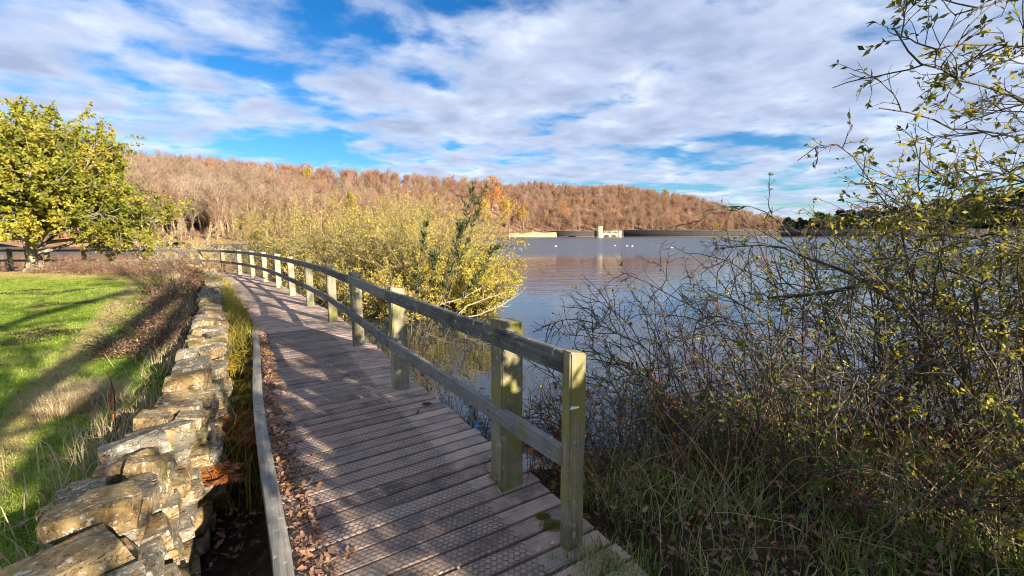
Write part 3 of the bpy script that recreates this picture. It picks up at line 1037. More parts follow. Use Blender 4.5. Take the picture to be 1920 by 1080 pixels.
def pine(seed, x, y, z, H, mat, label, group):
    root = empty('pine_tree', (x, y, z), seed * 1.3)
    key = (seed % 5, mat)
    if key not in PINES:
        rng = np.random.default_rng(seed)
        wg, lg = Geo(), Geo()
        tr = strands(rng, [(0, 0, 0)], [(0, 0, 1)], 12, 6, .03, .05)
        tubes(wg, tr, .22, .05, 6)
        P, D, _, t = kids(rng, tr, 90, .08, .99, 60, 95)
        b = strands(rng, P, D, 12 * .44 * (1.06 - t) ** .6 * rng.uniform(.7, 1.15, len(t)), 3, .12, .05)
        tubes(wg, b, .05, .015, 3)
        P, D, _, _ = kids(rng, b, 34, .15, 1.0, 20, 90)
        leaves(lg, rng, P, D, rng.uniform(.6, 1.2, len(P)), .5, .2)
        PINES[key] = (wg.mesh('trunk', M['oak_bark']), lg.mesh('crown', M[mat]))
    k = H / 12
    for nm, me in zip(('trunk', 'crown'), PINES[key]):
        link(nm, me, root, scale=(k, k, k))
    tag(root, label, 'tree', group)


rng = np.random.default_rng(77)
for i, px in enumerate([1470, 1492, 1516, 1536, 1560, 1584, 1606, 1632, 1660, 1690, 1722, 1756, 1790, 1826, 1862, 1900, 1945, 1990] + list(range(1480, 1960, 22))):
    Y = 285 + (i % 3) * 9 + (14 if i > 17 else 0)
    top = np.interp(px, [1465, 1520, 1600, 1700, 1800, 1920], [417, 402, 396, 388, 376, 362]) + (i * 37 % 15) - 6
    H = (437 - top) / 800 * Y + 1.65 + .5
    light = i in (4, 9)
    pine(300 + i, Xof(px, Y), Y, -.5, H, 'pine_light' if light else 'conifer',
         ('light green pine rising from the dark row behind the dam, left one' if i == 4 else 'light green pine in the dark row, right one behind the rose twigs') if light else 'dark green pine in the row behind the right end of the dam',
         None if light else 'dark pines beyond the dam')

# ------------------------------------------------------------------ dam, valve tower, birds
M['dam'] = flat_mat('sooty_dam_stone', (.035, .033, .034), .9, 1.2, .6)
M['dam_cap'] = flat_mat('dam_coping_stone', (.075, .065, .055), .9, 2.0, .5)
M['tower'] = flat_mat('cream_sandstone', (.52, .44, .26), .85, 1.4, .25)
M['rampstone'] = flat_mat('pale_shore_bank', (.46, .36, .20), .9, 1.5, .35)


def box(g, x0, x1, y0, y1, z0, z1):
    v = [(x, y, z) for z in (z0, z1) for y in (y0, y1) for x in (x0, x1)]
    g.add(v, quads=[(0, 2, 3, 1), (4, 5, 7, 6), (0, 1, 5, 4), (2, 6, 7, 3), (0, 4, 6, 2), (1, 3, 7, 5)])


DY = 266.0
dam = empty('dam_wall', (70, DY, -2))
for x0, x1, top in ((24, 51, 2.5), (51, 69, 2.7), (69, 166, 3.0), (166, 430, 3.75)):
    g = Geo()
    box(g, x0, x1, DY, DY + 2.2, -2, top)
    g.build('wall_section', M['dam'], dam)
    g = Geo()
    box(g, x0 - .1, x1 - .12, DY - .25, DY + 2.4, top + .004, top + .45)
    g.build('coping', M['dam_cap'], dam)
    g = Geo()
    box(g, x0, x1 - .1, DY - 1.2, DY - .01, -2, -.1)
    g.build('stone_apron', M['dam_cap'], dam)
tag(dam, 'long dark stone dam wall along the far end of the lake', 'dam')

g = Geo()
pv = []
for i, x in enumerate(np.linspace(-2, 27, 12)):
    t = 1.6 + .8 * math.sin(i * 1.3) * .3 + (.5 if i > 3 else 0)
    pv += [(x, 257, -1.5), (x, 260 + (i % 2) * .6, t - .6), (x, 266, t), (x, 269, t - .2)]
q = [(i * 4 + j, (i + 1) * 4 + j, (i + 1) * 4 + j + 1, i * 4 + j + 1) for i in range(11) for j in range(3)]
g.add(pv, quads=q)
tag(g.build('shore_bank', M['rampstone'], smooth=True), kind='structure')

TY = 250.0
tw = empty('valve_tower', (Xof(1124, TY), TY, -2))
x0, x1 = Xof(1119, TY), Xof(1128.5, TY)
zt = 1.65 + (437 - 426) / 800 * TY
g = Geo()
box(g, x0, x1, TY, TY + 3.2, -2, zt)
g.build('shaft', M['tower'], tw)
g = Geo()
box(g, x0 - .2, x1 + .2, TY - .2, TY + 3.4, zt + .004, zt + .42)
g.build('parapet', M['tower'], tw)
g = Geo()
box(g, x0 - .25, x1 + .25, TY - .25, TY + 3.45, -2, -.35)
g.build('plinth', M['tower'], tw)
for zz in (1.4, 3.2):
    g = Geo()
    box(g, (x0 + x1) / 2 - .22, (x0 + x1) / 2 + .22, TY - .012, TY + .05, zz, zz + .8)
    g.build('slit_window', M['dam'], tw)
tag(tw, 'square cream stone valve tower standing in the lake before the dam', 'tower')

br = empty('arched_footbridge', (Xof(1142, TY), TY, -2))
bx0, bx1 = x1 + .02, Xof(1157, TY)
zdk = 1.65 + (437 - 437.5) / 800 * TY
prof = []
span = (bx1 - bx0 - 1.5) / 2
outline_top, bm = zdk, bmesh.new()
pts = [(bx0, -2), (bx0, zdk), (bx1, zdk), (bx1, -2), (bx1 - .5, -2)]
for k in (1, 0):
    c = bx0 + .5 + span / 2 + k * (span + .5)
    for a in np.linspace(0, math.pi, 13):
        pts.append((c + math.cos(a) * span / 2, -.65 + math.sin(a) * (zdk - .05) * .86))
    if k:
        pts += [(c - span / 2, -2), (c - span / 2 - .5, -2)]
pts.append((bx0 + .5, -2))
vs = [bm.verts.new((x, TY + .4, z)) for x, z in pts]
f = bm.faces.new(vs)
ex = bmesh.ops.extrude_face_region(bm, geom=[f])
bmesh.ops.translate(bm, verts=[v for v in ex['geom'] if isinstance(v, bmesh.types.BMVert)], vec=(0, 2.2, 0))
bmesh.ops.triangulate(bm, faces=[f for f in bm.faces if len(f.verts) > 4])
bmesh.ops.translate(bm, verts=bm.verts, vec=[-c for c in br.location])
link('arches', bm_mesh('arches', bm, M['tower']), br)
nb = 13
for i in range(nb):
    x = bx0 + .3 + (bx1 - bx0 - .6) * i / (nb - 1)
    g = Geo()
    box(g, x - .11, x + .11, TY + .5, TY + .75, zdk + .004, zdk + 1.15)
    g.build('baluster', M['tower'], br)
g = Geo()
box(g, bx0 + .01, bx1, TY + .42, TY + .83, zdk + 1.154, zdk + 1.45)
g.build('handrail', M['tower'], br)
tag(br, 'cream stone footbridge on two arches beside the valve tower', 'bridge')
pr = empty('gate_pier', (Xof(1162, TY), TY + 2, -2))
g = Geo()
box(g, Xof(1159, TY), Xof(1165, TY), TY + 2, TY + 4, -2, 1.65 + (437 - 434) / 800 * TY)
g.build('shaft', M['tower'], pr)
g = Geo()
zz = 1.65 + (437 - 434) / 800 * TY
box(g, Xof(1159, TY) - .15, Xof(1165, TY) + .15, TY + 1.85, TY + 4.15, zz + .004, zz + .3)
g.build('cap', M['tower'], pr)
tag(pr, 'short cream stone pier at the right end of the footbridge', 'pier')

M['gull'] = flat_mat('white_feathers', (.80, .80, .78), .7, 10, .05)
M['gull_wing'] = flat_mat('grey_wing_feathers', (.42, .43, .45), .7, 10, .1)
M['beak'] = flat_mat('yellow_beak', (.5, .3, .03), .5)


def ellipsoid(g, c, r, tilt=0.0, n=8, m=6):
    v = []
    for i in range(m + 1):
        th = math.pi * i / m
        for j in range(n):
            ph = 2 * math.pi * j / n
            x, y, z = math.cos(th) * r[0], math.sin(th) * math.cos(ph) * r[1], math.sin(th) * math.sin(ph) * r[2]
            v.append((c[0] + x * math.cos(tilt) - z * math.sin(tilt), c[1] + y, c[2] + x * math.sin(tilt) + z * math.cos(tilt)))
    i = np.arange((m + 1) * n).reshape(m + 1, n)
    q = np.stack([i[:-1], np.roll(i[:-1], -1, 1), np.roll(i[1:], -1, 1), i[1:]], -1).reshape(-1, 4)
    g.add(v, quads=q)


for i, (px, py, rz, lab) in enumerate([(1041.7, 462, .3, 'white gull floating alone left of the valve tower'), (1153, 460.7, 2.8, 'small white gull floating below the footbridge'),
                                       (1175.8, 461.7, 3.0, 'left of two white gulls floating close together right of the tower'), (1185.4, 462, .2, 'right of two white gulls floating close together right of the tower'),
                                       (1260, 464.8, 3.3, 'white gull floating alone near the tips of the rose twigs')]):
    p = on(px, py, WATER_Z)
    root = empty('gull', (p[0], p[1], WATER_Z), rz)
    root.scale = (.7, .7, .7)
    g = Geo()
    ellipsoid(g, (0, 0, .06), (.25, .10, .10), .08)
    ellipsoid(g, (.20, 0, .20), (.075, .055, .06))
    ellipsoid(g, (.17, 0, .13), (.06, .05, .09))
    link('body', g.mesh('body', M['gull'], True), root)
    g = Geo()
    ellipsoid(g, (-.10, 0, .11), (.24, .105, .06), -.12)
    link('wings', g.mesh('wings', M['gull_wing'], True), root)
    g = Geo()
    ellipsoid(g, (.29, 0, .19), (.04, .012, .012), -.1)
    link('beak', g.mesh('beak', M['beak'], True), root)
    tag(root, lab, 'gull', 'gulls on the lake')

# ------------------------------------------------------------------ boardwalk
DECK_L, DECK_R = -1.30, .20
S0, S1 = s_of((1.9, -.6)), ARC[-1] - .5
PITCH_B = .134
boardwalk = empty('boardwalk', (0, 2, 0))
tag(boardwalk, kind='structure')
rnd = random.Random(3)
plank_meshes = [box_mesh('plank', 1.50, PITCH_B - .020, .045, .005, M['plank'], i, cuts=5, wobble=.004) for i in range(7)]
s = S0
n_plank = 0
while s < s_of((-17.0, 22.0)):
    x, y, tx, ty = path(s)
    j = rnd.uniform(-.02, .02)
    cx, cy = pt(s, (DECK_L + DECK_R) / 2 + j)
    z = zdeck(cy) - .0225 + rnd.uniform(-.002, .002)
    ang = math.atan2(-tx, ty)
    o = link('plank', plank_meshes[n_plank % 7], boardwalk, (cx, cy - 2, z), (0, rnd.uniform(-.002, .002), ang + rnd.uniform(-.003, .003) + (math.pi if rnd.random() < .5 else 0)))
    n_plank += 1
    s += PITCH_B * (1.0 + .07 * 0)
print('planks', n_plank)
# far part of the deck, hidden behind wall and thicket, and the beams below
for lat in (DECK_L + .12, -.55, .08):
    P = []
    for s in np.arange(S0, S1, 1.0):
        a, b = pt(s, lat)
        P.append((a, b, zdeck(b) - .13))
    g = Geo()
    tubes(g, np.array([P]), .075, .075, 4)
    g.build('beam', M['joist'], boardwalk)
g = Geo()
ss = np.arange(s_of((-17.0, 22.0)), S1, .5)
for i in range(len(ss) - 1):
    a, b, c, d = pt(ss[i], DECK_L), pt(ss[i], DECK_R), pt(ss[i + 1], DECK_R), pt(ss[i + 1], DECK_L)
    z = zdeck(22)
    g.add([(*p, z) for p in (a, b, c, d)] + [(*p, z - .045) for p in (a, b, c, d)], quads=[(0, 1, 2, 3), (4, 7, 6, 5), (0, 4, 5, 1), (2, 6, 7, 3)])
g.build('far_deck', M['plank'], boardwalk)
# trestle legs in the water
for i, p in enumerate(POSTS[2:13]):
    s = s_of(p)
    for lat in (.06, -1.15):
        a, b = pt(s, lat)
        g = Geo()
        tubes(g, np.array([[(a, b, -2.2), (a, b, zdeck(b) - .20)]]), .07, .07, 6)
        g.build('pile', M['joist'], boardwalk)

# anti-slip hexagonal wire stapled over the planks
M['wire'] = flat_mat('rusty_wire', (.07, .055, .045), .7, 60, .4, .4)
HEX = .034
W0, W1 = -1.20, -.22
rowh = HEX * .866
pts_a, pts_b = [], []
srng = np.arange(s_of((1.0, .9)), s_of((-3.2, 7.7)), rowh)
R_ = HEX / math.sqrt(3)
S_, L_ = np.meshgrid(srng, np.arange(W0, W1, HEX), indexing='ij')
S_ = S_.ravel()
L_ = (L_ + (np.arange(len(srng)) % 2 * HEX / 2)[:, None]).ravel()
for (ds0, dl0), (ds1, dl1) in (((R_, 0), (R_ / 2, HEX / 2)), ((R_ / 2, HEX / 2), (-R_ / 2, HEX / 2)), ((R_, 0), (R_ / 2, -HEX / 2))):
    ax, ay = pt(S_ + ds0, L_ + dl0)
    bx, by = pt(S_ + ds1, L_ + dl1)
    pts_a.append(np.stack([ax, ay], 1))
    pts_b.append(np.stack([bx, by], 1))
A2, B2 = np.concatenate(pts_a), np.concatenate(pts_b)
rng = np.random.default_rng(9)
jit = rng.normal(0, .0009, A2.shape)
A2, B2 = A2 + jit, B2 + jit
zz = np.array([zdeck(v) for v in A2[:, 1]]) + .0035
d = nrm(B2 - A2)
sd = np.stack([-d[:, 1], d[:, 0]], 1) * .0017
N = len(A2)
V = np.zeros((N, 6, 3))
for k, (base, off, dz) in enumerate(((A2, -1, 0), (A2, 0, .0016), (A2, 1, 0), (B2, -1, 0), (B2, 0, .0016), (B2, 1, 0))):
    V[:, k, :2] = base + sd * off
    V[:, k, 2] = zz + dz
i = np.arange(N * 6).reshape(N, 6)
g = Geo()
g.add(V.reshape(-1, 3), quads=np.concatenate([i[:, [0, 1, 4, 3]], i[:, [1, 2, 5, 4]]]))
wire = g.build('wire_mesh', M['wire'], boardwalk)
tag(wire, kind='stuff')

# kerb timbers along the wall side
ks = [s_of((1.3, .6)), s_of((-.6, 3.5)), s_of((-1.9, 5.6)), s_of((-3.2, 7.7))]
for a, b in zip(ks[:-1], ks[1:]):
    P = []
    g = Geo()
    n = 8
    for i, s in enumerate(np.linspace(a + .004, b - .004, n)):
        for lat, dz in ((DECK_L - .068, .001), (DECK_L - .068, .072), (DECK_L - .063, .078), (DECK_L + .012, .078), (DECK_L + .018, .072), (DECK_L + .018, .001)):
            q = pt(s, lat)
            P.append((q[0], q[1], zdeck(q[1]) + dz - (.06 if dz < .01 and lat < DECK_L - .05 else 0)))
    q = [(i * 6 + j, i * 6 + (j + 1) % 6, (i + 1) * 6 + (j + 1) % 6, (i + 1) * 6 + j) for i in range(n - 1) for j in range(6)]
    g.add(P, quads=q)
    e = (n - 1) * 6
    g.add([P[k] for k in range(6)], quads=[(0, 3, 2, 1), (0, 5, 4, 3)])
    g.add([P[e + k] for k in range(6)], quads=[(0, 1, 2, 3), (0, 3, 4, 5)])
    o = link('kerb_timber', g.mesh('kerb_timber', M['kerb'], origin=(P[0])), boardwalk)
    ang = math.atan2(P[e][1] - P[0][1], P[e][0] - P[0][0])
    o.data.transform(Matrix.Rotation(-ang, 4, 'Z'))
    o.rotation_euler = (0, 0, ang)
    o.location = Vector(P[0]) - boardwalk.location
a, b = pt(s_of((.95, 1.2)), .30)

# ------------------------------------------------------------------ railing
railing = empty('railing', (POSTS[1][0], POSTS[1][1], 0))
tag(railing, 'weathered grey timber railing with square posts along the lake side of the boardwalk', 'railing')
RH = 1.075


def post_mesh(name, w, d, h, mat, seed):
    bm = bmesh.new()
    bmesh.ops.create_cube(bm, size=1)
    bmesh.ops.scale(bm, vec=(w, d, h), verts=bm.verts)
    bmesh.ops.translate(bm, verts=bm.verts, vec=(0, 0, h / 2))
    for v in bm.verts:
        if v.co.z > h * .9 and v.co.x > 0:
            v.co.z -= .022
    ed = [e for e in bm.edges if abs(e.verts[0].co.z - e.verts[1].co.z) > h * .5]
    bmesh.ops.subdivide_edges(bm, edges=ed, cuts=7)
    bmesh.ops.bevel(bm, geom=[e for e in bm.edges if e.calc_face_angle(0) > .5], offset=.008, segments=2, affect='EDGES')
    r = random.Random(seed)
    off = Vector((r.random() * 40, r.random() * 40, 0))
    for v in bm.verts:
        v.co += mnoise.noise_vector(v.co * 5 + off) * .005
    return bm_mesh(name, bm, mat)


post_meshes = [post_mesh('post', .155, .125, 1.62, M['post'], i) for i in range(4)]
post2 = post_mesh('post', .165, .14, 1.62, M['post_green'], 9)
end_post = post_mesh('post', .105, .075, 1.25, M['post_green'], 12)
for i, p in enumerate(POSTS):
    s = s_of(p)
    x, y, tx, ty = path(s)
    ang = math.atan2(-tx, ty)
    me = end_post if i == 0 else post2 if i == 1 else post_meshes[i % 4]
    top = RH + (.04 if i else -.005)
    hgt = 1.25 if i == 0 else 1.62
    lat = 0.0 if i else -.085
    if i == 0:
        x, y = .315, 2.09
    o = link('post', me, railing, (x - railing.location.x, y - railing.location.y, zdeck(y) + top - hgt + rnd.uniform(-.012, .012) * (i > 1)),
             (rnd.uniform(-.012, .012) * (i > 1), rnd.uniform(-.012, .012) * (i > 1), ang + rnd.uniform(-.05, .05) * (i > 1)))


def rail(name, p0, p1, w, h, seed, bow=.0):
    v = Vector(p1) - Vector(p0)
    L = v.length
    me = box_mesh(name, L, w, h, .006, M['rail'], seed, cuts=9, wobble=.006)
    mid = (Vector(p0) + Vector(p1)) / 2
    rot = Matrix.Rotation(math.atan2(v.y, v.x), 4, 'Z') @ Matrix.Rotation(-math.asin(v.z / L), 4, 'Y')
    o = link(name, me, railing)
    o.location = mid - railing.location
    o.rotation_euler = rot.to_euler()
    return o


RL = -.104
joints = [0, 1, 3, 5, 7, 9, 10, 11, 12, 13, 15, 17, 19, 21]
for j, (a, b) in enumerate(zip(range(0, len(POSTS) - 1), range(1, len(POSTS)))):
    pa, pb = [], []
    sa, sb = s_of(POSTS[a]), s_of(POSTS[b])
    xa, ya = pt(sa + .004, RL)
    xb, yb = pt(sb - .004, RL)
    if a == 0:
        q = at(1060, 668, 2.09)
        xa, ya = q[0], q[1]
    if a == 0:                                   # first board runs from the end post to post three
        b2 = 2
        xb, yb = pt(s_of(POSTS[2]) - .004, RL)
    if a == 1:
        continue
    for nm, hh, hg in (('top_rail', RH - .068, .115), ('lower_rail', .50, .11)):
        rail(nm, (xa, ya, zdeck(ya) + hh + rnd.uniform(-.006, .006)), (xb, yb, zdeck(yb) + hh + rnd.uniform(-.006, .006)), .045, hg, j * 2 + (nm[0] == 't'))
M['bolt'] = flat_mat('rusty_bolt', (.10, .06, .04), .6, 60, .4, .5)
bolt = Geo()
tubes(bolt, np.array([[(0, 0, 0), (0, 0, .007)]]), .011, .008, 6)
bolt.add([(math.cos(k * 1.047) * .008, math.sin(k * 1.047) * .008, .007) for k in range(6)], tris=[(0, 1, 2), (0, 2, 3), (0, 3, 4), (0, 4, 5)])
bolt_me = bolt.mesh('bolt', M['bolt'])
for p in POSTS[1:7]:
    x, y, tx, ty = path(s_of(p))
    for hh in (RH - .05, RH - .09, .53, .475):
        q = pt(s_of(p) + rnd.uniform(-.03, .03), RL - .027)
        o = link('bolt', bolt_me, railing, (q[0] - railing.location.x, q[1] - railing.location.y, zdeck(y) + hh))
        o.rotation_euler = Vector((-ty, tx, 0)).to_track_quat('Z', 'Y').to_euler()
# torn white paper tag and staples on the end post
M['paper'] = flat_mat('white_paper', (.75, .75, .72), .8, 40, .06)
q = at(1077, 765, 2.0)
bm = bmesh.new()
vs = [bm.verts.new(v) for v in ((-.022, 0, -.010), (.020, -.012, .006), (.022, -.010, .012), (-.018, -.006, .010))]
bm.faces.new(vs)
ex = bmesh.ops.extrude_face_region(bm, geom=bm.faces[:])
bmesh.ops.translate(bm, verts=[v for v in ex['geom'] if isinstance(v, bmesh.types.BMVert)], vec=(0, -.001, 0))
o = link('paper_tag', bm_mesh('paper_tag', bm, M['paper']), railing)
o.location = Vector(q) - railing.location
o['label'] = 'torn scrap of white paper on the end post'

# ------------------------------------------------------------------ dry-stone wall
def stone_mesh(seed, sx, sy, sz, cuts_n=3, rough=.05):
    """angular split sandstone block: the hull of a jittered box, its faces roughened"""
    r = random.Random(seed)
    bm = bmesh.new()
    for x in (-1, 1):
        for y in (-1, 1):
            for z in (-1, 1):
                bm.verts.new((x * r.uniform(.66, 1.0), y * r.uniform(.66, 1.0), z * r.uniform(.60, 1.0)))
    for _ in range(5):
        k = r.randrange(3)
        c = [r.uniform(-.7, .7) for _ in range(3)]
        c[k] = r.choice((-1, 1)) * r.uniform(.85, 1.08)
        bm.verts.new(c)
    h = bmesh.ops.convex_hull(bm, input=bm.verts[:])
    bmesh.ops.delete(bm, geom=[v for v in bm.verts if not v.link_faces], context='VERTS')
    bmesh.ops.dissolve_limit(bm, angle_limit=rad(9), verts=bm.verts[:], edges=bm.edges[:])
    bmesh.ops.triangulate(bm, faces=bm.faces[:])
    for v in bm.verts:
        v.co = Vector((v.co.x * sx / 2, v.co.y * sy / 2, v.co.z * sz / 2))
    for _ in range(cuts_n):
        long = [e for e in bm.edges if e.calc_length() > .035]
        if not long:
            break
        bmesh.ops.subdivide_edges(bm, edges=long, cuts=1)
        bmesh.ops.triangulate(bm, faces=bm.faces[:])
    off = Vector((r.random() * 60, r.random() * 60, r.random() * 60))
    bm.normal_update()
    for v in bm.verts:
        w = v.co * 9.0
        nz = mnoise.fractal(w + off, .8, 2.2, 4) * .006
        bed = mnoise.noise(Vector((w.x * .4, w.y * .4, w.z * 3.2)) + off)          # bedding planes show on the broken sides
        nz += bed * .007 * (1 - abs(v.normal.z))
        nz += .010 * math.floor(mnoise.noise(Vector((w.x * .55, w.y * .75, 0)) + off) * 3) / 3 * max(0, v.normal.z)
        v.co += v.normal * nz * rough / .05
    me = bm_mesh('stone', bm, M['stone'], True)
    me.set_sharp_from_angle(angle=rad(19))
    return me


def sharpen(me):
    me.polygons.foreach_set('use_smooth', np.zeros(len(me.polygons), bool))
    return me


wall = empty('stone_wall', (-2.1, 2.6, -.4))
tag(wall, 'lichen-covered dry-stone wall between the grass field and the boardwalk', 'wall')
WW = .40
_we = []
for px, py in [(205, 1180), (240, 1055), (262, 941), (290, 866), (340, 790), (385, 756), (418, 669), (419, 644), (413, 586), (408, 547), (391, 515), (381, 497)]:
    z = .30
    for _ in range(12):
        q = on(px, py, z)
        z = .30 + zdeck(q[1])
    la, sa = lateral(q[:1], q[1:2])
    _we.append((sa[0], la[0]))
_we = np.array(sorted(_we))
_wl = np.convolve(np.concatenate([_we[:1, 1], _we[:, 1], _we[-1:, 1]]), [.25, .5, .25], 'valid')


def WCf(s):
    return np.interp(s, _we[:, 0], _wl) - WW / 2


print('wall edge', np.round(_we, 2).tolist())
cope = [stone_mesh(100 + i, .44, .31, .15, 3) for i in range(16)]
face = [stone_mesh(200 + i, .24, .36, .145, 2) for i in range(10)]
face_low = [stone_mesh(260 + i, .24, .36, .145, 0) for i in range(10)]
n_rest = [0]
rnd = random.Random(21)
wo = wall.location
n_st = 0


def wall_top(y):
    return zdeck(y) + .27


rest = Geo()


def put_stone(me, s, lat, z, yaw, pitch, roll, sc, part):
    global n_st
    x, y, tx, ty = path(s)
    a, b = pt(s, lat)
    ang = math.atan2(-tx, ty) + yaw
    if part:
        link('stone', me, wall, (a - wo.x, b - wo.y, z - wo.z), (pitch, roll, ang), sc)
        n_st += 1
    else:
        me = face_low[n_rest[0] % len(face_low)]
        n_rest[0] += 1
        Mx = Matrix.Translation((a, b, z)) @ Matrix.Rotation(ang, 4, 'Z') @ Matrix.Rotation(roll, 4, 'Y') @ Matrix.Rotation(pitch, 4, 'X') @ Matrix.Diagonal((*sc, 1))
        V = np.array([Mx @ v.co for v in me.vertices])
        rest.add(V, tris=np.array([p.vertices[:] for p in me.polygons]))


s = s_of((2.2, -1.0))
SE = s_of((-15.6, 21.7))
while s < SE:                                        # upper course: slabs laid across the wall, no two at one height
    y = pt(s, WCf(s))[1]
    L = rnd.choice((.55, .75, .9, 1.05, 1.2))
    if rnd.random() < .30:                           # a pair of smaller stones side by side
        for dl in (-.115, .115):
            put_stone(rnd.choice(cope), s, WCf(s) + dl, wall_top(y) - .07 + rnd.uniform(-.04, .05), rnd.uniform(-.5, .5), rnd.uniform(-.25, .1), rnd.uniform(-.2, .2), (.50, L, rnd.uniform(.8, 1.3)), True)
    else:
        put_stone(rnd.choice(cope), s, WCf(s) + rnd.uniform(-.05, .05), wall_top(y) - .06 + rnd.uniform(-.05, .06), rnd.uniform(-.4, .4), rnd.uniform(-.28, .10), rnd.uniform(-.16, .16),
                  (rnd.uniform(.75, 1.05), L, rnd.uniform(.7, 1.5)), True)
    s += .31 * L * .92
s = s_of((2.2, -1.0))
while s < SE:                                        # second course
    y = pt(s, WCf(s))[1]
    L = rnd.uniform(.8, 1.2)
    put_stone(rnd.choice(cope), s, WCf(s) + rnd.uniform(-.03, .03), wall_top(y) - .19, rnd.uniform(-.15, .15), rnd.uniform(-.08, .08), rnd.uniform(-.06, .06), (1.0, L, .95), n_st < 200)
    s += .31 * L * .98
for c in range(5):                                   # the two faces
    for side in (1, -1):
        s = s_of((2.2, -1.0)) + rnd.random() * .2
        while s < SE:
            y = pt(s, WCf(s))[1]
            L = rnd.uniform(.6, 1.35)
            lake = side > 0
            sidelat = WCf(s) + side * (WW / 2 - .07)
            if lake or c < 3:
                batter = .018 * c * (1 if lake else -1)
                put_stone(rnd.choice(face), s, sidelat + batter + rnd.uniform(-.025, .035) * (1 if lake else -1), wall_top(y) - .30 - c * .122, rnd.uniform(-.12, .12), rnd.uniform(-.1, .1), rnd.uniform(-.08, .08),
                          (1.0, L * .95, rnd.uniform(.72, 1.0)), lake and n_st < 298 and y < 9.5 and y > .6)
            s += .32 * L * .95
o = rest.build('packed_stones', M['stone'], wall, smooth=True)
tag(o, kind='stuff')
g = Geo()
P = []
ss = np.arange(s_of((2.2, -1.0)), SE, .5)
for s in ss:
    for lat, dz in ((-.13, -.9), (-.13, -.2), (.13, -.2), (.13, -.9)):
        q = pt(s, WCf(s) + lat)
        P.append((q[0], q[1], wall_top(q[1]) + dz))
q = [(i * 4 + j, i * 4 + j + 1, i * 4 + j + 5, i * 4 + j + 4) for i in range(len(ss) - 1) for j in range(3)]
g.add(P, quads=q)
g.build('rubble_core', M['soil'], wall)
print('stones', n_st)


# ------------------------------------------------------------------ oak on the left
def leafy_tree(name, label, base, seed, H, crown_r, trunk_r, lm, bm_, leaf_n, leaf_size, fork=.22, lean=(0, 0), cat='tree', group=None, n1=16, n2=9, n3=7, aspect=.6, limb_up=.08):
    rng = np.random.default_rng(seed)
    root = empty(name, tuple(base))
    b = np.array(base)
    tg, lg, fg = Geo(), Geo(), Geo()
    tr = strands(rng, [b - (0, 0, .2)], [(lean[0], lean[1], 1)], H * .72, 9, .05, .04)
    tubes(tg, tr, trunk_r, trunk_r * .3, 9)
    # root flare
    for a in np.arange(6) * 1.05:
        st = b + np.array([math.cos(a), math.sin(a), 0]) * trunk_r * .55
        fl = np.array([[st + (0, 0, trunk_r * 2.2), st + np.array([math.cos(a), math.sin(a), 0]) * trunk_r * .25 + (0, 0, trunk_r * .9), st + np.array([math.cos(a), math.sin(a), 0]) * trunk_r * .9 - (0, 0, .1)]])
        tubes(tg, fl, trunk_r * .35, trunk_r * .3, 5)
    P, D, _, t = kids(rng, tr, n1, fork, 1.0, 45, 82)
    L = crown_r * (1.03 - .45 * t) * rng.uniform(.8, 1.12, len(t))
    b1 = strands(rng, P, D, L, 6, .12, limb_up)
    tubes(lg, b1, trunk_r * .30, trunk_r * .07, 6)
    P, D, _, t = kids(rng, b1, n2, .25, 1.0, 25, 65)
    b2 = strands(rng, P, D, crown_r * .32 * rng.uniform(.6, 1.25, len(t)), 4, .18, .06)
    tubes(lg, b2, trunk_r * .08, .012, 4)
    P, D, _, t = kids(rng, b2, n3, .2, 1.0, 25, 70)
    b3 = strands(rng, P, D, crown_r * .14 * rng.uniform(.6, 1.3, len(t)), 3, .2, .04)
    tubes(lg, b3, .012, .005, 3)
    P, D, par, _ = kids(rng, b3, leaf_n, .15, 1.05, 30, 100)
    c = np.repeat(rng.random(len(b3)), leaf_n)
    rr = np.clip(c * .6 + rng.random(len(P)) * .4, 0, 1)
    leaves(fg, rng, P, D, rng.uniform(.7, 1.3, len(P)) * leaf_size, aspect, .2, rr, flat=.8)
    tg.build('trunk', M[bm_], root, True)
    lg.build('limbs', M[bm_], root, True)
    fg.build('crown', M[lm], root)
    return tag(root, label, cat, group)


oz = float(lawn_z(np.array([-22.6]), np.array([20.2]))[0])
leafy_tree('oak_tree', 'broad yellow-green oak standing at the far left edge of the grass field', (-22.6, 20.2, oz), 4, 5.7, 5.6, .30, 'oak_leaf', 'oak_bark', 25, .15, fork=.20, n1=46, n2=13, n3=7, limb_up=.045)
root = far_tree('bare_tree', 'leafless tree whose bare twigs show above the top of the oak', 'tree', None, -29.7, 26.5, 131, 9.8, 'trunk_grey', None, 0, 0, .9, (16, 6, 5), 0.0, z=-1.0)


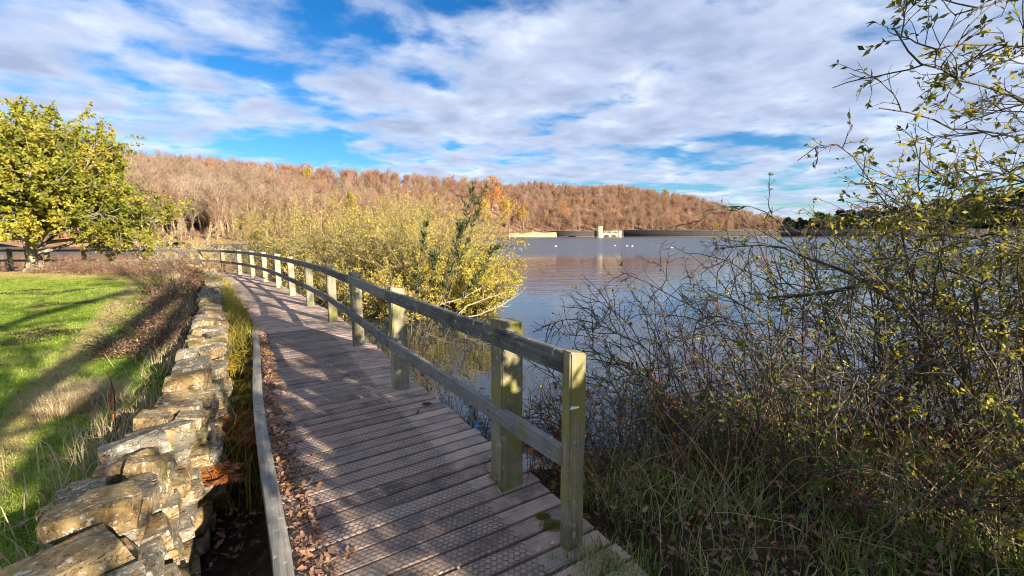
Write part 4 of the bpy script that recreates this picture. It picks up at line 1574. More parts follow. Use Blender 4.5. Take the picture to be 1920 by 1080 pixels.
# ------------------------------------------------------------------ willows standing in the lake
def willow(label, x, y, seed, H, W, nst, leaf_n, lm='willow_leaf', tm='willow_twig', lsz=.075, name='willow_bush', droop=-.02):
    rng = np.random.default_rng(seed)
    z = WATER_Z
    H *= .94
    root = empty(name, (x, y, z))
    sg, fg = Geo(), Geo()
    a = rng.uniform(0, 2 * math.pi, nst)
    rr = np.sqrt(rng.random(nst))
    P = np.stack([x + np.cos(a) * rr * W * .30, y + np.sin(a) * rr * W * .30, np.full(nst, z - .3)], 1)
    D = np.stack([np.cos(a) * rr * W / H * 1.15, np.sin(a) * rr * W / H * 1.15, np.ones(nst)], 1)
    L = H * rng.uniform(.75, 1.12, nst) * (1 + .18 * rr)
    st = strands(rng, P, D, L, 7, .10, droop)
    tubes(sg, st, .035, .008, 5)
    P, D, _, t = kids(rng, st, 10, .10, 1.0, 25, 70)
    b1 = strands(rng, P, D, H * .34 * rng.uniform(.5, 1.2, len(t)), 5, .14, .03)
    tubes(sg, b1, .012, .004, 3)
    P, D, _, t = kids(rng, b1, 4, .2, 1.0, 20, 55)
    b2 = strands(rng, P, D, H * .14 * rng.uniform(.5, 1.3, len(t)), 3, .16, .02)
    tubes(sg, b2, .006, .003, 3)
    allb = b2
    leaf_n = int(leaf_n * 1.25)
    P, D, _, _ = kids(rng, allb, leaf_n, .0, 1.05, 25, 85)
    c = np.repeat(rng.random(len(allb)), leaf_n)
    leaves(fg, rng, P, D, rng.uniform(.40, 1.25, len(P)) * lsz * .92, .38, .2, np.clip(.5 * c + .5 * rng.random(len(P)), 0, 1))
    P, D, _, _ = kids(rng, b1, 6, .1, 1.0, 25, 85)
    leaves(fg, rng, P, D, rng.uniform(.7, 1.35, len(P)) * lsz, .42, .2)
    sg.build('stems', M[tm], root)
    fg.build('foliage', M[lm], root)
    return tag(root, label, 'willow', 'willows standing in the lake')


willow('bright yellow willow at the right end of the clump, nearest the open water', -1.35, 13.2, 41, 2.0, 1.45, 34, 12, 'willow_bright', lsz=.075)
willow('yellow willow behind the osier shoots, second from the right of the clump', -2.7, 15.2, 42, 3.2, 2.3, 40, 12)
willow('tall yellow-green willow in the middle of the clump behind the railing', -5.3, 18.2, 43, 3.8, 2.9, 42, 12)
willow('large pale yellow willow left of the middle, with a bare twiggy top', -8.6, 22.2, 44, 3.9, 3.5, 44, 11, lsz=.085)
willow('low yellow willow close behind the railing posts', -3.2, 12.6, 45, 1.7, 1.7, 30, 11)
willow('olive-yellow willow at the left end of the clump behind the far railing', -13.6, 26.6, 46, 4.0, 3.6, 44, 11, lsz=.085)
willow('yellow willow at the back of the clump against the hill', -4.6, 22.5, 47, 4.1, 3.6, 40, 10, lsz=.09)
willow('small straw-coloured willow half hidden behind the far railing corner', -17.5, 25.5, 48, 2.2, 2.2, 26, 7, 'pale_willow_leaf', 'pale_twig')
willow('pale twiggy willow with whitish stems right of the oak', -19.6, 24.5, 49, 3.0, 2.0, 22, 5, 'pale_willow_leaf', 'pale_twig')
willow('low bushy willow between the railing and the tall middle one', -6.2, 15.7, 50, 2.0, 1.9, 32, 11)

# bare white limbs of a fallen willow branch at the water
root = empty('fallen_branch', (-1.0, 11.6, WATER_Z))
g = Geo()
rng = np.random.default_rng(14)
for pl in ([(846, 598), (880, 575), (915, 560), (950, 548)], [(850, 600), (895, 590), (940, 572), (975, 553)], [(800, 585), (830, 572), (870, 560), (905, 536)]):
    P = np.array([[at(px, py, 11.4) for px, py in pl]])
    P += rng.normal(0, .02, P.shape)
    tubes(g, P, .022, .008, 5)
    Q, D, _, _ = kids(rng, P, 6, .3, 1, 25, 60)
    tubes(g, strands(rng, Q, D, rng.uniform(.15, .45, len(Q)), 4, .18, .06), .008, .003, 4)
g.build('limbs', M['pale_twig'], root)
tag(root, 'bare whitish branches leaning over the water at the foot of the willows', 'branch')

# osier shoots in front of the willows
root = empty('osier_sapling', (-1.0, 8.6, -.8))
rng = np.random.default_rng(15)
for pl in ([(790, 640), (830, 560), (860, 470), (876, 400), (886, 345)], [(810, 640), (846, 540), (878, 450), (897, 395), (906, 352)], [(800, 640), (822, 560), (850, 480), (866, 420)],
           [(830, 640), (868, 560), (905, 500), (935, 462)], [(780, 640), (800, 560), (812, 510), (815, 480)], [(770, 630), (778, 560), (790, 480), (801, 420)]):
    P0 = np.array([at(px, py, 8.6) for px, py in pl])
    t = np.linspace(0, 1, len(P0))
    tt = np.linspace(0, 1, 12)
    P = np.array([[np.interp(v, t, P0[:, k]) for k in range(3)] for v in tt])[None]
    P += rng.normal(0, .008, P.shape)
    sg, fg = Geo(), Geo()
    tubes(sg, P, .012, .003, 5)
    Q, D, _, tq = kids(rng, P, 9, .35, .98, 18, 40)
    b = strands(rng, Q, D, rng.uniform(.2, .6, len(Q)) * (1.2 - tq), 4, .06, .12)
    tubes(sg, b, .004, .002, 3)
    allp = np.concatenate([b[:, k] for k in range(1, 5)])
    Q1, D1, _, _ = kids(rng, P, 70, .3, 1.0, 25, 55)
    Q2, D2, _, _ = kids(rng, b, 14, .1, 1.0, 25, 55)
    Q, D = np.concatenate([Q1, Q2]), np.concatenate([D1, D2])
    leaves(fg, rng, Q, D, rng.uniform(.08, .15, len(Q)), .24, .2)
    st = sg.build('shoot', M['twig'], root)
    fg.build('leaves', M['osier_leaf'], st, loc=tuple(root.location))
tag(root, 'tall dark green osier shoots rising in front of the yellow willows', 'sapling')


# ------------------------------------------------------------------ right bank: limbs, roses, brambles
def guide(pl, n=16, rng=None, jit=.012):
    P0 = np.array([at(*p) for p in pl])
    d = np.concatenate([[0], np.cumsum(np.linalg.norm(np.diff(P0, axis=0), axis=1))])
    d /= d[-1]
    # smooth through the points
    C = catmull(P0, 6)
    dd = np.concatenate([[0], np.cumsum(np.linalg.norm(np.diff(C, axis=0), axis=1))])
    tt = np.linspace(0, dd[-1], n)
    P = np.stack([np.interp(tt, dd, C[:, k]) for k in range(3)], 1)
    if rng is not None:
        P[1:] += rng.normal(0, jit, P[1:].shape)
    return P[None]


def sprays(root, rng, gl, wood, leafm, r0, r1, k1, k2, k3, L1, L2, leaf_n, leaf_sz, sides=6, up=.02, wob=.16, aspect=.5, partname='limb', k4=0, clump=False, hips=None):
    """one part per limb: the limb with its twigs; its leaves are a sub-part"""
    sg, fg = Geo(), Geo()
    tubes(sg, gl, r0, r1, sides)
    P, D, _, t = kids(rng, gl, k1, .12, 1.0, 25, 75)
    b1 = strands(rng, P, D, L1 * rng.uniform(.4, 1.2, len(t)), 6, wob, up)
    tubes(sg, b1, max(.0045, r1 * .6), .0022, 4)
    P, D, _, t = kids(rng, b1, k2, .15, 1.0, 25, 70)
    b2 = strands(rng, P, D, L2 * rng.uniform(.4, 1.3, len(t)), 4, wob, up)
    tubes(sg, b2, .0026, .0013, 3)
    last = b2
    if k3:
        P, D, _, t = kids(rng, b2, k3, .2, 1.0, 25, 70)
        b3 = strands(rng, P, D, L2 * .5 * rng.uniform(.4, 1.3, len(t)), 3, wob, up)
        tubes(sg, b3, .0017, .0010, 3)
        last = b3
    st = sg.build(partname, M[wood], root)
    if leaf_n:
        m = rng.random(len(last)) < min(1, leaf_n / 4)
        src = last[m] if m.any() else last[:1]
        P, D, _, _ = kids(rng, src, 4, .2, 1.02, 25, 80)
        leaves(fg, rng, P, D, rng.uniform(.6, 1.3, len(P)) * leaf_sz, aspect, .22, flat=.4)
        fg.build('leaves', M[leafm], st, loc=tuple(root.location))
    if hips:
        hg = Geo()
        P = last[rng.choice(len(last), hips, replace=False), -1]
        for p in P:
            ellipsoid(hg, p, (.008, .0065, .0065), rng.uniform(-1, 1), 6, 5)
        hg.build('rose_hips', M['rose_hip'], st, True, loc=tuple(root.location))
    return st


rng = np.random.default_rng(51)
sallow = empty('sallow_tree', (4.3, 2.2, -.1))
g = Geo()
tubes(g, np.array([[(4.3, 2.2, -.4), (4.25, 2.25, .5), (4.15, 2.35, 1.3), (4.2, 2.5, 2.2), (4.0, 2.6, 3.2), (4.1, 2.7, 4.2)]]), .13, .05, 9)
g.build('trunk', M['mossy_limb'], sallow, True)
for pl, r0, k1, k2, lf in [
        ([(2270, 290, 2.55), (2080, 270, 2.5), (1920, 192, 2.45), (1840, 160, 2.4), (1760, 132, 2.35), (1712, 108, 2.3), (1684, 80, 2.3), (1676, 52, 2.3)], .013, 16, 4, 1.2),
        ([(2290, 100, 2.6), (2100, 20, 2.5), (1940, -10, 2.4), (1850, 10, 2.3), (1790, 30, 2.25)], .012, 16, 5, 2.6),
        ([(2270, 160, 2.55), (2080, 130, 2.5), (1930, 90, 2.4), (1840, 80, 2.35), (1770, 90, 2.3), (1735, 100, 2.3)], .010, 16, 5, 2.4),
        ([(2280, 420, 2.7), (2080, 380, 2.7), (1920, 340, 2.6), (1820, 320, 2.55), (1740, 330, 2.5)], .012, 20, 5, 2.0),
        ([(2280, 500, 2.9), (2080, 440, 2.9), (1920, 395, 2.8), (1790, 380, 2.7), (1680, 400, 2.6), (1600, 385, 2.6)], .012, 22, 5, 2.2),
        ([(2280, 430, 3.0), (2080, 330, 2.9), (1920, 260, 2.7), (1800, 240, 2.6), (1720, 215, 2.5), (1650, 200, 2.5)], .010, 12, 4, 1.2),
        ([(2280, 560, 3.0), (2080, 520, 2.9), (1920, 470, 2.8), (1800, 440, 2.7), (1700, 450, 2.7)], .014, 22, 5, 2.4)]:
    sprays(sallow, rng, guide(pl, 18, rng, .006), 'twig', 'sallow_leaf', r0, .0035, k1, k2, 2, .34, .16, lf * 1.35, .043, wob=.14, aspect=.45)
tag(sallow, 'sallow tree leaning in from the right edge with leafy overhanging branches', 'tree')

haw = empty('hawthorn_tree', (4.6, 3.4, -.2))
g = Geo()
tubes(g, np.array([[(4.6, 3.4, -.5), (4.5, 3.4, .2), (4.3, 3.45, .7), (4.35, 3.6, 1.5)]]), .10, .05, 8)
g.build('trunk', M['mossy_limb'], haw, True)
for pl, r0, r1, k1, k2, lf in [
        ([(2040, 800, 3.4), (1930, 690, 3.5), (1830, 600, 3.6), (1740, 548, 3.6), (1640, 530, 3.6), (1540, 552, 3.7), (1440, 556, 3.8)], .040, .012, 26, 7, .7),
        ([(2040, 900, 3.3), (1930, 830, 3.3), (1850, 760, 3.4), (1740, 630, 3.5), (1660, 552, 3.6), (1540, 492, 3.7), (1440, 458, 3.8), (1340, 470, 3.9)], .026, .007, 28, 7, .5),
        ([(2040, 650, 3.5), (1900, 640, 3.5), (1780, 620, 3.6), (1700, 640, 3.7), (1640, 690, 3.7)], .022, .006, 24, 7, 1.0),
        ([(2040, 620, 3.4), (1920, 560, 3.4), (1820, 520, 3.4), (1740, 500, 3.5), (1650, 480, 3.5)], .018, .006, 22, 7, 2.4),
        ([(2040, 980, 3.0), (1900, 930, 3.0), (1760, 820, 3.1), (1640, 740, 3.3), (1520, 660, 3.5), (1420, 590, 3.7), (1330, 540, 3.8)], .022, .006, 28, 7, .6),
        ([(2040, 560, 3.2), (1930, 470, 3.2), (1850, 440, 3.1), (1760, 470, 3.1), (1650, 500, 3.2)], .016, .005, 22, 7, 2.0)]:
    sprays(haw, rng, guide(pl, 20, rng, .010), 'mossy_limb' if r0 > .03 else 'twig', 'rose_leaf', r0, r1, k1, k2, 2, .50, .20, lf, .034, wob=.20)
tag(haw, 'hawthorn with a mossy crooked limb reaching over the water from the right', 'tree')


def rose_bush(label, x, y, seed, n, hmin, hmax, spread_, lf, left=0.0, wood='twig', leafm='rose_leaf', name='dog_rose', hips=10, k1=8, k2=5, cat='shrub', group='wild shrubs on the bank', lsz=.026):
    rng = np.random.default_rng(seed)
    z = float(ground_z(np.array([x]), np.array([y]))[0])
    root = empty(name, (x, y, z))
    sg, fg, hg = Geo(), Geo(), Geo()
    a = rng.uniform(0, 2 * math.pi, n)
    r = np.sqrt(rng.random(n))
    P = np.stack([x + np.cos(a) * r * .3, y + np.sin(a) * r * .3, np.full(n, z - .1)], 1)
    D = np.stack([np.cos(a) * r * spread_ + left, np.sin(a) * r * spread_, np.ones(n)], 1)
    L = rng.uniform(hmin, hmax, n) * 1.25
    st = strands(rng, P, D, L, 10, .10, np.linspace(.10, -.22, 10))
    tubes(sg, st, .010, .0038, 5)
    P, D, _, t = kids(rng, st, k1, .2, 1.0, 25, 70)
    b1 = strands(rng, P, D, .5 * rng.uniform(.4, 1.2, len(t)), 6, .18, .03)
    tubes(sg, b1, .0046, .0022, 4)
    P, D, _, t = kids(rng, b1, k2, .15, 1.0, 25, 70)
    b2 = strands(rng, P, D, .20 * rng.uniform(.4, 1.3, len(t)), 4, .2, .02)
    tubes(sg, b2, .0026, .0013, 3)
    m = rng.random(len(b2)) < lf * .7
    if m.any():
        P, D, _, _ = kids(rng, b2[m], 5, .2, 1.05, 25, 85)
        leaves(fg, rng, P, D, rng.uniform(.6, 1.4, len(P)) * lsz * 1.25, .6, .2, flat=.5)
        fg.build('leaves', M[leafm], root)
    if hips:
        for p in b2[rng.choice(len(b2), hips, replace=False), -1]:
            ellipsoid(hg, p, (.008, .007, .007), rng.uniform(-1, 1), 6, 5)
        hg.build('rose_hips', M['rose_hip'], root, True)
    sg.build('canes', M[wood], root)
    return tag(root, label, cat, group)


rose_bush('low arching dog rose just right of the railing end, over the water', 1.15, 4.0, 61, 26, .7, 1.15, .9, .05, -.10, hips=14)
rose_bush('twiggy dog rose behind the railing end post', 1.0, 5.0, 62, 22, .7, 1.15, .8, .05, .1, hips=10)
rose_bush('tall dog rose in the middle of the thicket with dark hips', 2.2, 4.3, 63, 22, 1.3, 2.1, .7, .12, -.15, 'red_twig', hips=18)
rose_bush('tangled shrub low in the thicket with a few yellow leaves', 2.0, 3.4, 64, 18, .7, 1.3, .9, .35, -.1)
rose_bush('yellow-leaved rose under the hawthorn limb', 3.2, 3.3, 65, 30, 1.0, 1.7, .8, .45, -.1, hips=8)
rose_bush('tall thin rose canes rising above the hawthorn limb', 3.3, 4.4, 66, 26, 1.6, 2.5, .6, .18, -.25, 'red_twig', hips=16)
rose_bush('yellow-green shrub at the right edge of the thicket', 3.9, 3.2, 67, 38, 1.2, 2.1, .8, .75, -.15, hips=6)
rose_bush('dense shrub at the lower right corner', 3.1, 2.3, 68, 12, .5, .9, .9, .6, -.1, hips=6)
rose_bush('far twiggy shrub standing at the water behind the thicket', 3.4, 5.6, 69, 18, 1.3, 2.0, .9, .08, -.3, hips=10)
rng = np.random.default_rng(71)
cane = empty('rose_cane', (3.0, 3.2, 0))
sprays(cane, rng, guide([(1765, 1060, 3.1), (1748, 850, 3.15), (1722, 640, 3.2), (1692, 440, 3.2), (1640, 350, 3.2), (1598, 292, 3.2), (1552, 266, 3.2), (1497, 300, 3.2)], 26, rng, .004), 'red_twig', 'rose_leaf', .011, .003, 16, 4, 0, .22, .11, 2.2, .036, up=.04, partname='cane', hips=8)
tag(cane, 'long reddish rose cane arching up and left above the thicket', 'shrub')
cane = empty('rose_cane', (2.2, 3.8, 0))
sprays(cane, rng, guide([(1560, 900, 3.6), (1556, 700, 3.6), (1540, 560, 3.7), (1480, 440, 3.7), (1420, 390, 3.7), (1345, 392, 3.7), (1290, 430, 3.7)], 24, rng, .005), 'twig', 'rose_leaf', .010, .003, 16, 4, 1, .30, .13, .6, .03, up=.05, partname='cane', hips=8)
tag(cane, 'arching bare rose cane with hips left of the thicket top', 'shrub')

arch = empty('dog_rose', (1.6, 3.1, -.2))
for pl in ([(1330, 880, 3.0), (1290, 740, 3.1), (1220, 660, 3.2), (1130, 612, 3.3), (1060, 600, 3.4), (1000, 622, 3.5)],
           [(1300, 900, 3.1), (1240, 760, 3.2), (1180, 690, 3.3), (1100, 660, 3.4), (1030, 675, 3.5)],
           [(1420, 880, 3.3), (1380, 700, 3.4), (1320, 600, 3.5), (1262, 540, 3.6), (1236, 492, 3.7)],
           [(1500, 880, 3.4), (1470, 680, 3.5), (1430, 560, 3.6), (1370, 492, 3.7), (1280, 474, 3.8)],
           [(1390, 900, 3.2), (1400, 760, 3.3), (1390, 640, 3.4), (1340, 560, 3.5), (1290, 532, 3.6), (1246, 566, 3.7)],
           [(1180, 900, 2.9), (1170, 780, 3.0), (1140, 700, 3.1), (1110, 640, 3.2), (1120, 590, 3.3)],
           [(1560, 880, 3.2), (1500, 700, 3.3), (1400, 620, 3.4), (1300, 600, 3.5), (1200, 590, 3.6), (1120, 640, 3.7)]):
    sprays(arch, rng, guide(pl, 20, rng, .006), 'twig', 'rose_leaf', .0075, .003, 16, 5, 1, .30, .13, .25, .028, up=.01, wob=.2, partname='cane', hips=5)
tag(arch, 'bare dog rose canes arching left over the water beside the end post', 'shrub', 'wild shrubs on the bank')

# brambles and undergrowth close to the water
for x, y, sd, n, h, lab, lm in [(.75, 3.1, 81, 26, .55, 'low rusty red bramble behind the end post', 'bracken_rust'), (1.5, 2.9, 82, 30, .55, 'dark low bramble in front of the thicket', 'bramble_leaf'),
                                (2.3, 2.7, 83, 34, .65, 'dark green bramble under the thicket', 'bramble_leaf'), (3.3, 2.7, 84, 34, .7, 'leafy bramble at the right of the bank', 'bramble_leaf'),
                                (2.7, 3.7, 85, 34, .8, 'shaded bramble mass behind the front brambles', 'bramble_leaf')]:
    rose_bush(lab, x, y, sd, n // 3, h * .5, h * .8, 1.3, .50, 0, 'red_twig', lm, 'bramble', 0, 9, 5, 'bramble', 'brambles on the bank', .036)

# grass and dead stems on the bank
rng = np.random.default_rng(91)


def bank_points(n, x0, x1, y0, y1, fn=None):
    P = np.stack([rng.uniform(x0, x1, n), rng.uniform(y0, y1, n)], 1)
    lat, s = lateral(P[:, 0], P[:, 1])
    ok = (lat > .30)
    P = P[ok]
    if fn is not None:
        P = P[fn(P)]
    z = ground_z(P[:, 0], P[:, 1])
    k = z > WATER_Z - .05
    return np.column_stack([P, z])[k]


P = bank_points(26000, .35, 4.6, 1.4, 4.0, lambda p: (rng.random(len(p)) < .22 + .65 * (np.array([mnoise.noise(Vector((a * 2.2, b * 2.2, 0))) for a, b in p]) > 0)))
g = Geo()
blades(g, rng, P, rng.uniform(.06, .26, len(P)), rng.uniform(.0022, .0045, len(P)), .9)
tag(g.build('bank_grass', M['grass']), 'green and straw grass growing on the right bank', 'grass', kind='stuff')
P = bank_points(750, .5, 4.6, 2.0, 4.2)
g = Geo()
D = rng.normal(0, .26, (len(P), 3))
D[:, 2] = 1
tubes(g, strands(rng, P, D, rng.uniform(.25, .95, len(P)), 9, .13, -.06), .0025, .0011, 3)
tag(g.build('dead_stems', M['dry_grass']), 'dry straw-coloured stems standing among the brambles', 'dead stems', kind='stuff')

# grass tuft at the foot of the end post and moss on the planks
g = Geo()
c = np.array([.47, 1.93, -.05])
P = c + np.column_stack([rng.normal(0, .12, 900), rng.normal(0, .10, 900), np.zeros(900)])
blades(g, rng, P, rng.uniform(.05, .16, 900), .0026, .9)
tag(g.build('grass_tuft', M['grass']), 'grass tuft at the foot of the railing end post', 'grass')
M['moss'] = leaf_mat('moss', [(0, (.07, .09, .01)), (1, (.20, .22, .03))], .2)
for i, (px, py, r, lab) in enumerate([(1035, 985, .055, 'large moss cushion beside the end post'), (1018, 968, .032, 'small moss cushion left of the larger one'), (800, 757, .035, 'moss patch on the plank ends near the third post')]):
    c = on(px, py, .004)
    n = 900
    a, q = rng.uniform(0, 6.28, n), np.sqrt(rng.random(n)) * r
    P = c + np.column_stack([np.cos(a) * q * 1.4, np.sin(a) * q, np.zeros(n)])
    g = Geo()
    blades(g, rng, P, rng.uniform(.006, .018, n) * (1.3 - q / r), .0018, 1.0)
    g.build('moss_patch', M['moss'], loc=tuple(c))
    tag(bpy.data.objects[-1] if False else COL.objects[-1], lab, 'moss')

# weeds in the shallow water beside the deck
rng = np.random.default_rng(95)
for x, y, n, h, lab in [(-.55, 4.3, 26, .55, 'brown dead weeds in the water between the second and third posts'), (-.1, 3.5, 22, .5, 'dead weeds beside the second post'), (.55, 3.2, 22, .55, 'withered weeds behind the second post'), (-1.4, 5.9, 22, .5, 'dead weeds by the third post')]:
    root = empty('dead_weeds', (x, y, WATER_Z))
    sg, fg = Geo(), Geo()
    P = np.array([x, y, WATER_Z - .1]) + np.column_stack([rng.normal(0, .22, n), rng.normal(0, .25, n), np.zeros(n)])
    D = rng.normal(0, .22, (n, 3))
    D[:, 2] = 1
    st = strands(rng, P, D, rng.uniform(.6, 1.3, n) * (h + .35), 7, .08, 0)
    tubes(sg, st, .0035, .0018, 4)
    Q, D, _, _ = kids(rng, st, 6, .35, 1, 30, 60)
    b = strands(rng, Q, D, rng.uniform(.08, .2, len(Q)), 3, .15, .02)
    tubes(sg, b, .0018, .001, 3)
    Q, D, _, _ = kids(rng, b, 4, .2, 1.0, 30, 80)
    leaves(fg, rng, Q, D, rng.uniform(.02, .045, len(Q)), .4, .3)
    sg.build('stems', M['red_twig'], root)
    fg.build('leaves', M['dead_leaf'], root)
    tag(root, lab, 'weeds', 'dead weeds beside the deck')


# ------------------------------------------------------------------ ferns, grass and litter between wall and deck
def fern(x, y, z, seed, n, L, mat, label, hang=-.16, cat='fern'):
    rng = np.random.default_rng(seed)
    root = empty('fern', (x, y, z))
    for k in range(n):
        a = 2 * math.pi * k / n + rng.uniform(-.3, .3)
        e = rng.uniform(.8, 2.0)
        P = strands(rng, [(x, y, z)], [(math.cos(a), math.sin(a), e)], L * rng.uniform(.7, 1.15), 9, .04, hang)
        g = Geo()
        tubes(g, P, .004, .0015, 3)
        pts = P[0]
        tt = np.linspace(.15, .98, 30)
        for sg_ in (-1, 1):
            idx = tt * (len(pts) - 1)
            i0 = np.minimum(idx.astype(int), len(pts) - 2)
            Q = pts[i0] + (pts[i0 + 1] - pts[i0]) * (idx - i0)[:, None]
            T = nrm(pts[i0 + 1] - pts[i0])
            sd = nrm(np.cross(T, np.array([0, 0, 1.0]))) * sg_
            D = sd + T * .35 + np.array([0, 0, -.15]) + rng.normal(0, .08, sd.shape)
            sz = L * .30 * np.sin(np.clip(tt * 1.05, 0, 1) * math.pi * .92 + .25)
            leaves(g, rng, Q, D, np.maximum(sz, .01), .20, .1, flat=3.0)
        g.build('frond', M[mat], root)
    return tag(root, label, cat, 'ferns beside the wall')


def ditch(px, py, dz=0.0):
    return px


for i, (s0, lat, dz, n, L, mat, lab) in enumerate([
        (s_of((-2.4, 6.4)), -1.60, -.40, 9, .50, 'bracken_gold', 'golden fern between wall and deck beside the end of the kerb'),
        (s_of((-1.95, 5.6)), -1.58, -.48, 9, .42, 'bracken_gold', 'smaller golden fern just in front of the largest golden fern'),
        (s_of((-1.3, 4.6)), -1.55, -.50, 9, .38, 'bracken_rust', 'rusty fern beside the middle of the kerb'),
        (s_of((-.85, 3.9)), -1.66, -.42, 6, .24, 'bracken_rust', 'small rusty fern low against the mossy wall'),
        (s_of((-4.6, 9.8)), -1.55, -.36, 9, .42, 'bracken_rust', 'red-brown fern beside the wall far along the deck'),
        (s_of((-3.6, 8.3)), -1.60, -.38, 8, .40, 'bracken_gold', 'yellow-green fern among the tall ditch grass')]):
    a, b = pt(s0, lat)
    fern(a, b, zdeck(b) + dz + .20, 500 + i, n + 2, L * 1.2, mat, lab)
a, b = pt(s_of((.05, 2.5)), .42)
fern(a, b, -.30, 520, 6, .34, 'bracken_gold', 'yellowing fern beside the second post on the lake side')

rng = np.random.default_rng(97)
S = s_of((-.9, 4.0)) + (s_of((-10, 16.7)) - s_of((-.9, 4.0))) * rng.random(5000) ** .8
Lt = rng.uniform(-1.78, -1.36, 5000)
a, b = pt(S, Lt)
P = np.column_stack([a, b, ground_z(a, b)])
g = Geo()
blades(g, rng, P, rng.uniform(.25, .75, len(P)), rng.uniform(.004, .008, len(P)), .5)
tag(g.build('ditch_grass', M['ditch_grass']), 'yellowing grass in the gap between wall and deck', 'grass', kind='stuff')


def dead_leaf_geo(g, rng, P, size, spread_up=.6):
    """curled oak leaves, each a lobed strip of ten faces"""
    out = np.array([(0, 0), (.22, .20), (.40, .14), (.58, .30), (.78, .18), (1, 0)])
    k = len(out)
    for p, sz in zip(P, size):
        a = rng.uniform(0, 6.28)
        n = np.array([rng.normal(0, spread_up), rng.normal(0, spread_up), 1.0])
        n /= np.linalg.norm(n)
        d = np.array([math.cos(a), math.sin(a), 0])
        d = d - n * (d @ n)
        d /= np.linalg.norm(d)
        sd = np.cross(n, d)
        curl, roll = rng.uniform(-.5, .9), rng.uniform(.1, 1.0)
        v = []
        for x, w in out:
            for sg_ in (-1, 0, 1):
                h = curl * (x - .5) ** 2 + roll * (w * abs(sg_)) ** 1.5 * 1.2
                v.append(p + sz * (d * (x - .5) + sd * w * sg_ * (1 - .3 * roll) + n * h))
        q = [(i * 3 + j, i * 3 + j + 1, i * 3 + j + 4, i * 3 + j + 3) for i in range(k - 1) for j in range(2)]
        g.add(v, quads=q, rnd=rng.random())


rng = np.random.default_rng(98)
g = Geo()
n = 1500
S = s_of((.75, 1.3)) + (s_of((-3.2, 7.7)) - s_of((.75, 1.3))) * rng.random(n) ** 1.2
e = np.abs(rng.normal(0, .065, n)) * np.clip(1.5 - .10 * (S - S.min()), .5, 1.5)
a, b = pt(S, DECK_L + .045 + e)
P = np.column_stack([a, b, np.array([zdeck(v) for v in b]) + .012 + rng.random(n) * .045 * np.exp(-e * 9)])
dead_leaf_geo(g, rng, P, rng.uniform(.03, .068, n))
tag(g.build('leaf_drift', M['dead_leaf']), 'drift of brown fallen leaves along the kerb on the deck', 'leaves', kind='stuff')
g = Geo()
n = 700
S = rng.uniform(s_of((.9, 1.0)), s_of((-3.4, 8)), n)
a, b = pt(S, rng.uniform(-1.78, -1.38, n))
P = np.column_stack([a, b, ground_z(a, b) + .03 + rng.random(n) * .05])
dead_leaf_geo(g, rng, P, rng.uniform(.04, .09, n))
Pb = bank_points(3000, .4, 3.6, 1.6, 3.6)
Pb[:, 2] += .03 + rng.random(len(Pb)) * .12
dead_leaf_geo(g, rng, Pb, rng.uniform(.03, .06, len(Pb)), .9)
tag(g.build('leaf_litter', M['dead_leaf']), 'dead leaves lying in the ditch and on the bank', 'leaves', kind='stuff')
M['bright_leaf'] = leaf_mat('bright_orange_leaf', [(0, (.50, .20, .03)), (1, (.62, .30, .05))], .2)
for px, py, sz, lab in [(600, 1012, .085, 'bright orange leaf at the edge of the leaf drift'), (536, 914, .10, 'orange leaf resting against the kerb'), (783, 774, .07, 'brown curled leaf on the planks near the third post'),
                        (607, 774, .06, 'pale pinkish leaf lying in the middle of the deck'), (738, 985, .035, 'tiny pinkish leaf on the near planks'), (720, 865, .03, 'small dark leaf on the wire mesh')]:
    g = Geo()
    p = on(px, py, .02)
    dead_leaf_geo(g, rng, [p], [sz], .25)
    g.build('fallen_leaf', M['bright_leaf' if 'orange' in lab else 'dead_leaf'], loc=tuple(p))
    tag(COL.objects[-1], lab, 'leaf')
g = Geo()
P = np.array([[on(913, 890, .012), on(925, 903, .014), on(942, 928, .014)]])
tubes(g, P, .006, .004, 6)
g.build('stick', M['pale_twig'], loc=tuple(P[0, 1]))
tag(COL.objects[-1], 'grey stick lying on the planks at the foot of the second post', 'stick')
g = Geo()
P = np.array([[on(909, 862, .03), on(909, 878, .012), on(917, 888, .01), on(926, 896, .012)]])
tubes(g, P, .003, .0025, 5)
g.build('bent_wire', M['wire'], loc=tuple(P[0, 1]))
tag(COL.objects[-1], 'thin bent wire sticking up beside the second post', 'wire')
M['pebble'] = flat_mat('pale_pebble', (.5, .48, .45), .7, 60, .2)
for px, py, r, lab in [(932, 904, .011, 'white pebble at the foot of the second post'), (1036, 1018, .010, 'white pebble beside the end post'), (981, 912, .007, 'tiny white pebble right of the second post'), (859, 1064, .008, 'pale pebble on the nearest planks')]:
    g = Geo()
    p = on(px, py, r * .6)
    ellipsoid(g, p, (r, r * .8, r * .65), .2, 8, 6)
    g.build('pebble', M['pebble'], smooth=True, loc=tuple(p))
    tag(COL.objects[-1], lab, 'pebble')

